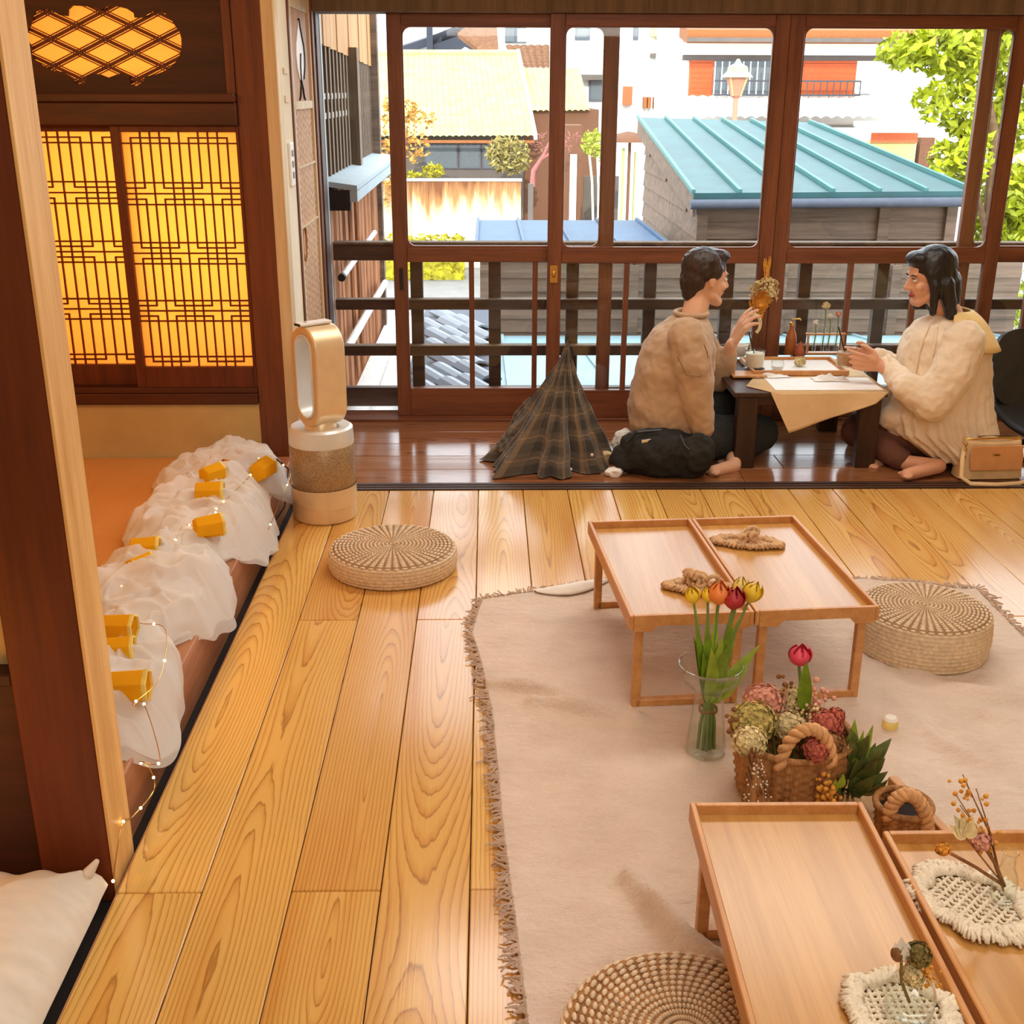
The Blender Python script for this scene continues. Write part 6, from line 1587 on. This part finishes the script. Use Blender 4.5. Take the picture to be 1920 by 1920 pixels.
b = MB(); b.tube([J(1270, 668, 4.50), J(1288, 704, 4.485), J(1312, 706, 4.49), J(1330, 698, 4.53)], .0022, 6); b.tube([J(1330, 700, 4.53), J(1326, 660, 4.52), J(1312, 628, 4.54)], .002, 6); b.build('sleeve_seam', 'sweat_seam', man)
b = MB(); b.tube([J(1296, 588, 4.78) + V((.066 * math.cos(a), .078 * math.sin(a), .004)) for a in [i * PI / 12 for i in range(25)]], .010, 8); b.build('collar', 'sweat', man, smooth=180)
b = MB()
b.cap(J(1262, 826, 4.74), J(1425, 812, 4.80), .112, .082); b.cap(J(1425, 812, 4.80), J(1385, 852, 4.73), .078, .048)
b.cap(J(1270, 815, 4.88), J(1372, 752, 5.00), .105, .078); b.cap(J(1372, 752, 5.00), J(1405, 836, 4.90), .074, .046); b.ell(J(1258, 830, 4.77), (.17, .17, .10))
b.build('trousers', 'navy_cloth', man, remesh=.008, relax=4, disp=(.014, .06))
m = frame((.93, .30, -.14)); b = MB()
b.ell(hq1(0, -.022, .044), (.083, .096, .080), m, 20, 12); b.ell(hq1(0, -.055, .0), (.070, .058, .075), m); b.ell(hq1(0, .035, .092), (.060, .050, .030), m)
for sg in (-1, 1): b.ell(hq1(sg * .066, -.012, .030), (.018, .050, .040), m)
b.cap(hq1(0, -.066, -.02), hq1(0, -.058, -.07), .050, .040)
b.build('hair', 'hair_brown', man, remesh=.006, relax=3, disp=(.010, .02))
# ---- the woman in the cream smock
wom = thing('person', 'person with black hair in a cream smock sitting cross-legged, holding a glass', 'person', tuple(az(1760, 860, 0)))
O = V(wom.location)
b = MB(); tips = []
hf = (-.95, -.10, -.20); hq2 = head(b, wom, J(1742, 518, 4.78), hf, J(1782, 592, 4.78))
gl_ = g2 - O
wn, wf = gl_ + V((.130, -.066, .018)), gl_ + V((.130, .066, .026))
b.cap(J(1700, 722, 4.62), wn, .040, .026); b.cap(J(1700, 704, 4.95), wf, .040, .026)
hand(b, wn, (gl_ + V((.0, -.056, .040)) - wn), (.05, 1, .0), (.30, .36, .42, .46), -1, .98, .06, tips)
hand(b, wf, (gl_ + V((.0, .056, .040)) - wf), (.05, -1, .0), (.30, .36, .42, .46), 1, .98, .06)
foot(b, J(1700, 868, 4.60), J(1760, 874, 4.53), J(1700, 890, 4.475)); foot(b, J(1665, 852, 4.86), J(1668, 868, 4.78), J(1634, 874, 4.66))
b.cap(J(1790, 800, 4.78), J(1785, 640, 4.78), .09, .09)
b.build('body', 'skin_deep', wom, remesh=.0045, relax=3)
for p, v_, nn in tips:
    e = MB(); e.ell(p - nn * .005 + v_ * .004, (.0045, .0065, .0018), Matrix((v_.cross(nn), v_, nn)).transposed(), 10, 6); e.build('nail', 'nail_dark', wom, smooth=180)
b = MB(); b.tube([(wn + (gl_ - wn) * .62) + V((.0, -.032 + .012 * math.cos(a), .012 + .012 * math.sin(a))) for a in [i * PI / 6 for i in range(13)]], .0012, 5); b.build('finger_ring', 'gold_metal', wom)
b = MB()
def rip(th, t): return .030 * max(0, (t - .0)) * 0 + 0
rows = [ring(1786, 842, 4.76, .160, .270), ring(1776, 822, 4.76, .195, .27), ring(1756, 795, 4.77, .235, .255), ring(1752, 765, 4.77, .236, .235), ring(1760, 735, 4.77, .215, .215), ring(1766, 705, 4.77, .200, .20)]
loft(b, rows, 180, lambda th, t: (1 - t) * (.075 * math.sin(30 * th) + .05 * math.sin(13 * th + 1)))
body_r = [ring(1766, 712, 4.77, .202, .20), ring(1769, 690, 4.77, .195, .20), ring(1772, 650, 4.78, .182, .205), ring(1772, 625, 4.78, .155, .19), ring(1773, 605, 4.78, .115, .13), ring(1780, 590, 4.78, .066, .078)]
loft(b, body_r, 36)
b.cap(J(1808, 640, 4.585), J(1785, 700, 4.55), .085, .090); b.cap(J(1785, 700, 4.55), J(1748, 752, 4.535), .090, .086); b.cap(J(1748, 752, 4.535), J(1700, 728, 4.58), .082, .062); b.cap(J(1700, 728, 4.59), wn + V((.030, 0, .0)), .060, .040)
b.cap(J(1795, 638, 4.97), J(1735, 715, 5.0), .082, .075); b.cap(J(1735, 715, 5.0), wf + V((.030, .0, .0)), .066, .040)
b.cap(J(1740, 790, 4.68), J(1670, 782, 4.70), .085, .055); b.cap(J(1740, 790, 4.88), J(1665, 775, 4.92), .085, .055)
b.build('smock', 'blouse', wom, remesh=.0065, relax=2, disp=(.018, .05))
b = MB(); b.tube([wn + V((.028 + .004 * math.cos(a), .041 * math.cos(a), .041 * math.sin(a))) for a in [i * PI / 8 for i in range(17)]], .008, 8); b.build('cuff', 'blouse', wom, smooth=180)
for th in (3.75, 4.05, 4.3):
    b = MB(); b.tube([V(c_) + V((math.cos(th) * (rx_ + .006), math.sin(th) * (ry_ + .006), 0)) for c_, rx_, ry_, m_ in body_r[:5]], .006, 6); b.build('pleat', 'blouse', wom, smooth=180)
b = MB()
def colr(u, v):
    # broad collar over shoulders and upper back
    a = lerp(-2.2, 2.2, u); c = J(1792, 590, 4.78); rr = lerp(.075, .228, v)
    return c + V((math.cos(a) * rr * .72 + .018 * v, math.sin(a) * rr * 1.0, .022 - .012 * v - .12 * v ** 1.8 - .02 * v * math.cos(a)))
b.grid(colr, 40, 10); b.build('wide_collar', 'collar_yellow', wom, smooth=180, solid=.006, fix=False)
b = MB()
b.cap(J(1800, 826, 4.68), J(1612, 808, 4.81), .105, .080); b.cap(J(1612, 808, 4.81), J(1690, 862, 4.62), .078, .046)
b.cap(J(1800, 815, 4.92), J(1622, 795, 5.06), .10, .078); b.cap(J(1622, 795, 5.06), J(1660, 846, 4.88), .074, .046); b.ell(J(1790, 832, 4.78), (.17, .18, .10))
b.build('trousers', 'pants_brown', wom, remesh=.008, relax=4, disp=(.014, .06))
m = frame(hf); b = MB()
b.ell(hq2(0, -.024, .040), (.086, .099, .086), m, 20, 12); b.ell(hq2(0, -.060, -.01), (.078, .055, .09), m); b.cap(hq2(0, -.072, -.04), hq2(0, -.074, -.155), .062, .045); b.ell(hq2(0, .045, .085), (.062, .044, .032), m)
for sg in (-1, 1):
    b.ell(hq2(sg * .072, -.01, .01), (.018, .055, .07), m); b.cap(hq2(sg * .078, .012, -.02), hq2(sg * .074, .030, -.135), .022, .016); b.cap(hq2(sg * .076, -.035, -.03), hq2(sg * .080, -.045, -.155), .034, .026)
b.build('hair', 'hair_black', wom, remesh=.006, relax=6, disp=(.006, .03))

# ================================================================== BAGS, COAT, CHAIR ON THE VERANDA
ct = thing('plaid_coat', 'dark plaid coat heaped in a tall peak on the veranda floor', 'coat', tuple(az(1040, 868, 0)))
O = V(ct.location); apex = J(1064, 641, 4.78)
b = MB()
def coat(u, v):
    th = 2 * PI * u; t = v; r_ = (1 - t) ** 1.12
    base = V((math.cos(th) * .222, math.sin(th) * .20, 0)); ax_ = V((apex.x * t ** 1.15, apex.y * t, apex.z * t))
    fo = 1 + (.17 * math.sin(7 * th + 1.2 * t) + .10 * math.sin(13 * th + 2 * t + 1) + .06 * math.sin(23 * th)) * (1 - t) ** .25
    spread = 1 + .32 * max(0, math.cos(th - 3.5)) ** 3 * (1 - t) ** 2
    z = ax_.z * 1.0; p = V((ax_.x, ax_.y, z)) + base * r_ * fo * spread
    p.z += .012 * nz(th * 3, t * 6); p.z = max(p.z, .004 + .01 * abs(nz(th * 5, t * 9)))
    return p + V((.008 * nz(th * 4, t * 8, 2), .008 * nz(th * 4, t * 8, 5), 0))
b.grid(coat, 150, 60, closeu=True, uvs=True); b.build('coat_body', 'plaid', ct, smooth=180, fix=False)
def flap(name, pts, w, mat='plaid'):
    b = MB()
    def fn(u, v):
        i = min(len(pts) - 2, int(v * (len(pts) - 1))); f = v * (len(pts) - 1) - i; p = pts[i].lerp(pts[i + 1], f); ww = lerp(w[i], w[i + 1], f); th = 2 * PI * u
        return p + V((math.cos(th) * ww * (1 + .15 * math.sin(5 * th)), math.sin(th) * ww * .8, math.sin(th) * ww * .6 + .01 * nz(u * 6, v * 6)))
    b.grid(fn, 24, 24, closeu=True, uvs=True); b.build(name, mat, ct, smooth=180, fix=False)
flap('sleeve', [J(1000, 745, 4.80), J(980, 775, 4.82), J(972, 800, 4.83), J(975, 815, 4.84)], [.012, .032, .035, .020])
flap('coat_tail', [J(985, 800, 4.78), J(955, 835, 4.74), J(940, 842, 4.72)], [.05, .05, .015]); flap('coat_tail', [J(1000, 850, 4.70), J(985, 878, 4.64), J(1010, 884, 4.62)], [.05, .045, .02]); flap('coat_tail', [J(1085, 850, 4.72), J(1115, 838, 4.76), J(1128, 848, 4.78)], [.05, .03, .012])
for i, (u, v_) in enumerate(((1063, 852), (1110, 853), (1070, 880))):
    b = MB(); b.ell(J(u, v_, 4.575 + .01 * (i == 1)), (.007, .004, .007)); b.build('button', 'dry_white', ct, smooth=180)
bg_ = thing('black_bag', 'soft black bag lying on the floor behind the person in the sweatshirt', 'bag', tuple(az(1240, 880, 0)))
O = V(bg_.location); b = MB()
b.ell(J(1245, 850, 4.56), (.165, .085, .105), None, 24, 14); b.cap(J(1175, 862, 4.58), J(1300, 872, 4.54), .055, .060); b.ell(J(1200, 832, 4.60), (.08, .06, .06)); b.cap(J(1160, 850, 4.60), J(1150, 862, 4.60), .03, .02); b.ell(J(1308, 850, 4.50), (.075, .05, .09))
b.build('bag_body', 'black_cloth', bg_, remesh=.008, relax=3, disp=(.03, .05))
b = MB(); b.bx(-.022, .022, -.004, .004, -.008, .008, Matrix.Rotation(-.15, 3, 'Y')); o = b.build('metal_tag', 'chrome', bg_, bevel=.001); o.location = J(1213, 827, 4.515)
b = MB(); b.tube([J(1276, 815, 4.50), J(1284, 835, 4.47), J(1296, 846, 4.465)], .003, 6); b.tube([J(1180, 812, 4.55), J(1210, 808, 4.53), J(1240, 806, 4.52)], .004, 6); b.build('zip', 'roof_grey', bg_, smooth=60)
b = MB(); b.tube([J(1175, 830, 4.53), J(1190, 812, 4.54), J(1215, 806, 4.56), J(1250, 808, 4.55)], .009, 8); b.build('strap', 'black_cloth', bg_, smooth=60)
for lab, cat, nm, u, v_, y_, r3, mat_ in (('crumpled white cloth pushed between the coat and the sweatshirt', 'cloth', 'white_cloth', 1172, 808, 4.80, (.055, .05, .085), 'cloth_white'), ('small white crumpled bag on the boards before the black bag', 'bag', 'paper_bag', 1152, 888, 4.545, (.040, .03, .030), 'cloth_white'), ('cream rolled pouch beside the black bag', 'pouch', 'cream_pouch', 1138, 848, 4.72, (.045, .028, .024), 'cloth_cream')):
    fz = ay(u, v_, y_); t = thing(nm, lab, cat, (fz.x, fz.y, 0)); b = MB()
    hz = max(r3[2], fz.z); b.ell((0, 0, hz * .52), (r3[0], r3[1], hz * .52 + .004), None, 24, 16); b.build('soft_body', mat_, t, smooth=180, disp=(.03, .03), remesh=.006, relax=1)
    b = MB(); b.tube([V((-r3[0] * .4, -r3[1] * .8, hz * .9)), V((0, -r3[1] * .9, hz * 1.0)), V((r3[0] * .5, -r3[1] * .7, hz * .85))], .004, 6); b.build('hem', mat_, t, smooth=60)
hbg = thing('handbag', 'tan and cream shoulder bag on the floor behind the person in the smock', 'bag', tuple(az(1848, 893, 0)), None, math.radians(3))
b = MB()
def hb_(u, v):
    th = 2 * PI * u; s = lerp(1.0, .86, v); ex = abs(math.cos(th)) ** .35 * math.copysign(1, math.cos(th)); ey = abs(math.sin(th)) ** .45 * math.copysign(1, math.sin(th))
    k_ = 1 if v < .9 else (1 - ((v - .9) / .1) ** 2 * .55)
    return V((ex * .138 * s, ey * .055 * lerp(1, .75, v) * k_, .006 + .165 * v))
b.grid(hb_, 60, 20, closeu=True); b.build('bag_body', 'leather_cream', hbg, smooth=180, fix=False)
b = MB(); b.lathe([(.04, .165), (.001, .171)], 12, caps=False); b.build('top_gusset', 'leather_cream', hbg)
b = MB(); b.prism([V((-.10, -.0575, .045)), V((.115, -.0575, .045)), V((.118, -.054, .10)), V((.11, -.050, .148)), V((-.10, -.050, .148)), V((-.108, -.054, .10))], (0, -.007, 0)); b.build('front_flap', 'leather_tan', hbg, bevel=.006)
b = MB(); b.tube([V((-.115, -.02, .168)), V((-.06, -.035, .174)), V((.06, -.035, .174)), V((.118, -.02, .166))], .0045, 6); b.build('zip', 'gold_metal', hbg, smooth=60)
b = MB(); b.bx(-.016, .016, -.0665, -.063, .108, .118); b.build('name_plate', 'gold_metal', hbg, bevel=.001)
b = MB(); b.bx(-.012, .012, -.0672, -.0663, .111, .115); b.build('plate_mark', 'black_line', hbg)
b = MB(); b.tube([V((-.125, -.03, .15)), V((-.140, -.06, .10)), V((-.15, -.09, .03)), V((-.12, -.12, .010)), V((-.02, -.135, .009)), V((.08, -.125, .009)), V((.15, -.09, .012)), V((.15, -.05, .08)), V((.135, -.02, .14))], .009, 10, .45); b.build('strap', 'leather_cream', hbg, smooth=180)
for z in (.10, .13, .155):
    b = MB(); b.ell((-.126, -.045, z), (.008, .006, .008)); b.build('strap_ring', 'gold_metal', hbg, smooth=180)
ch = thing('floor_chair', 'black legless floor chair with a cut-out handle, cut by the photo edge', 'chair', (2.44, 4.98, 0), None, math.radians(12))
def sup(w, h, z0, n=40, p=.55): return [V((math.copysign(abs(math.cos(a)) ** p, math.cos(a)) * w, 0, z0 + math.copysign(abs(math.sin(a)) ** p, math.sin(a)) * h)) for a in [2 * PI * i / n for i in range(n)]]
b = bmesh.new(); o1 = [b.verts.new(p) for p in sup(.235, .165, .355)]; o2 = [b.verts.new(p) for p in sup(.05, .016, .42, 20)]
es = [b.edges.new((L_[i], L_[(i + 1) % len(L_)])) for L_ in (o1, o2) for i in range(len(L_))]
bmesh.ops.triangle_fill(b, use_beauty=True, use_dissolve=False, edges=es)
for v_ in b.verts: v_.co.y = -.05 * (v_.co.x / .23) ** 2 + (v_.co.z - .2) * .22
me = bpy.data.meshes.new('backrest'); b.to_mesh(me); b.free(); me.materials.append(MATS['chair_black']); o = bpy.data.objects.new('backrest', me); COL.objects.link(o); o.parent = ch
q = o.modifiers.new('solid', 'SOLIDIFY'); q.thickness = .022
b = MB()
def seat(u, v):
    x = (u - .5) * .46; y = -.36 * v + .02; return V((x * (1 - .1 * v), y, .10 + .10 * (1 - v) ** 3 + .03 * (2 * (u - .5)) ** 2))
b.grid(seat, 20, 20); b.build('seat', 'chair_black', ch, smooth=180, solid=.024, fix=False)
b = MB(); b.tube([V((-.19, .02, .012)), V((-.19, -.30, .012)), V((.19, -.30, .012)), V((.19, .02, .012)), V((-.19, .02, .012))], .012, 8)
for x in (-.19, .19):
    b.tube([V((x, -.28, .012)), V((x, -.28, .10))], .011, 8); b.tube([V((x, .0, .012)), V((x, .0, .16))], .011, 8)
b.build('base_frame', 'chair_black', ch, smooth=60)
# ------------------------------------------------------------------ end
bpy.context.view_layer.update()
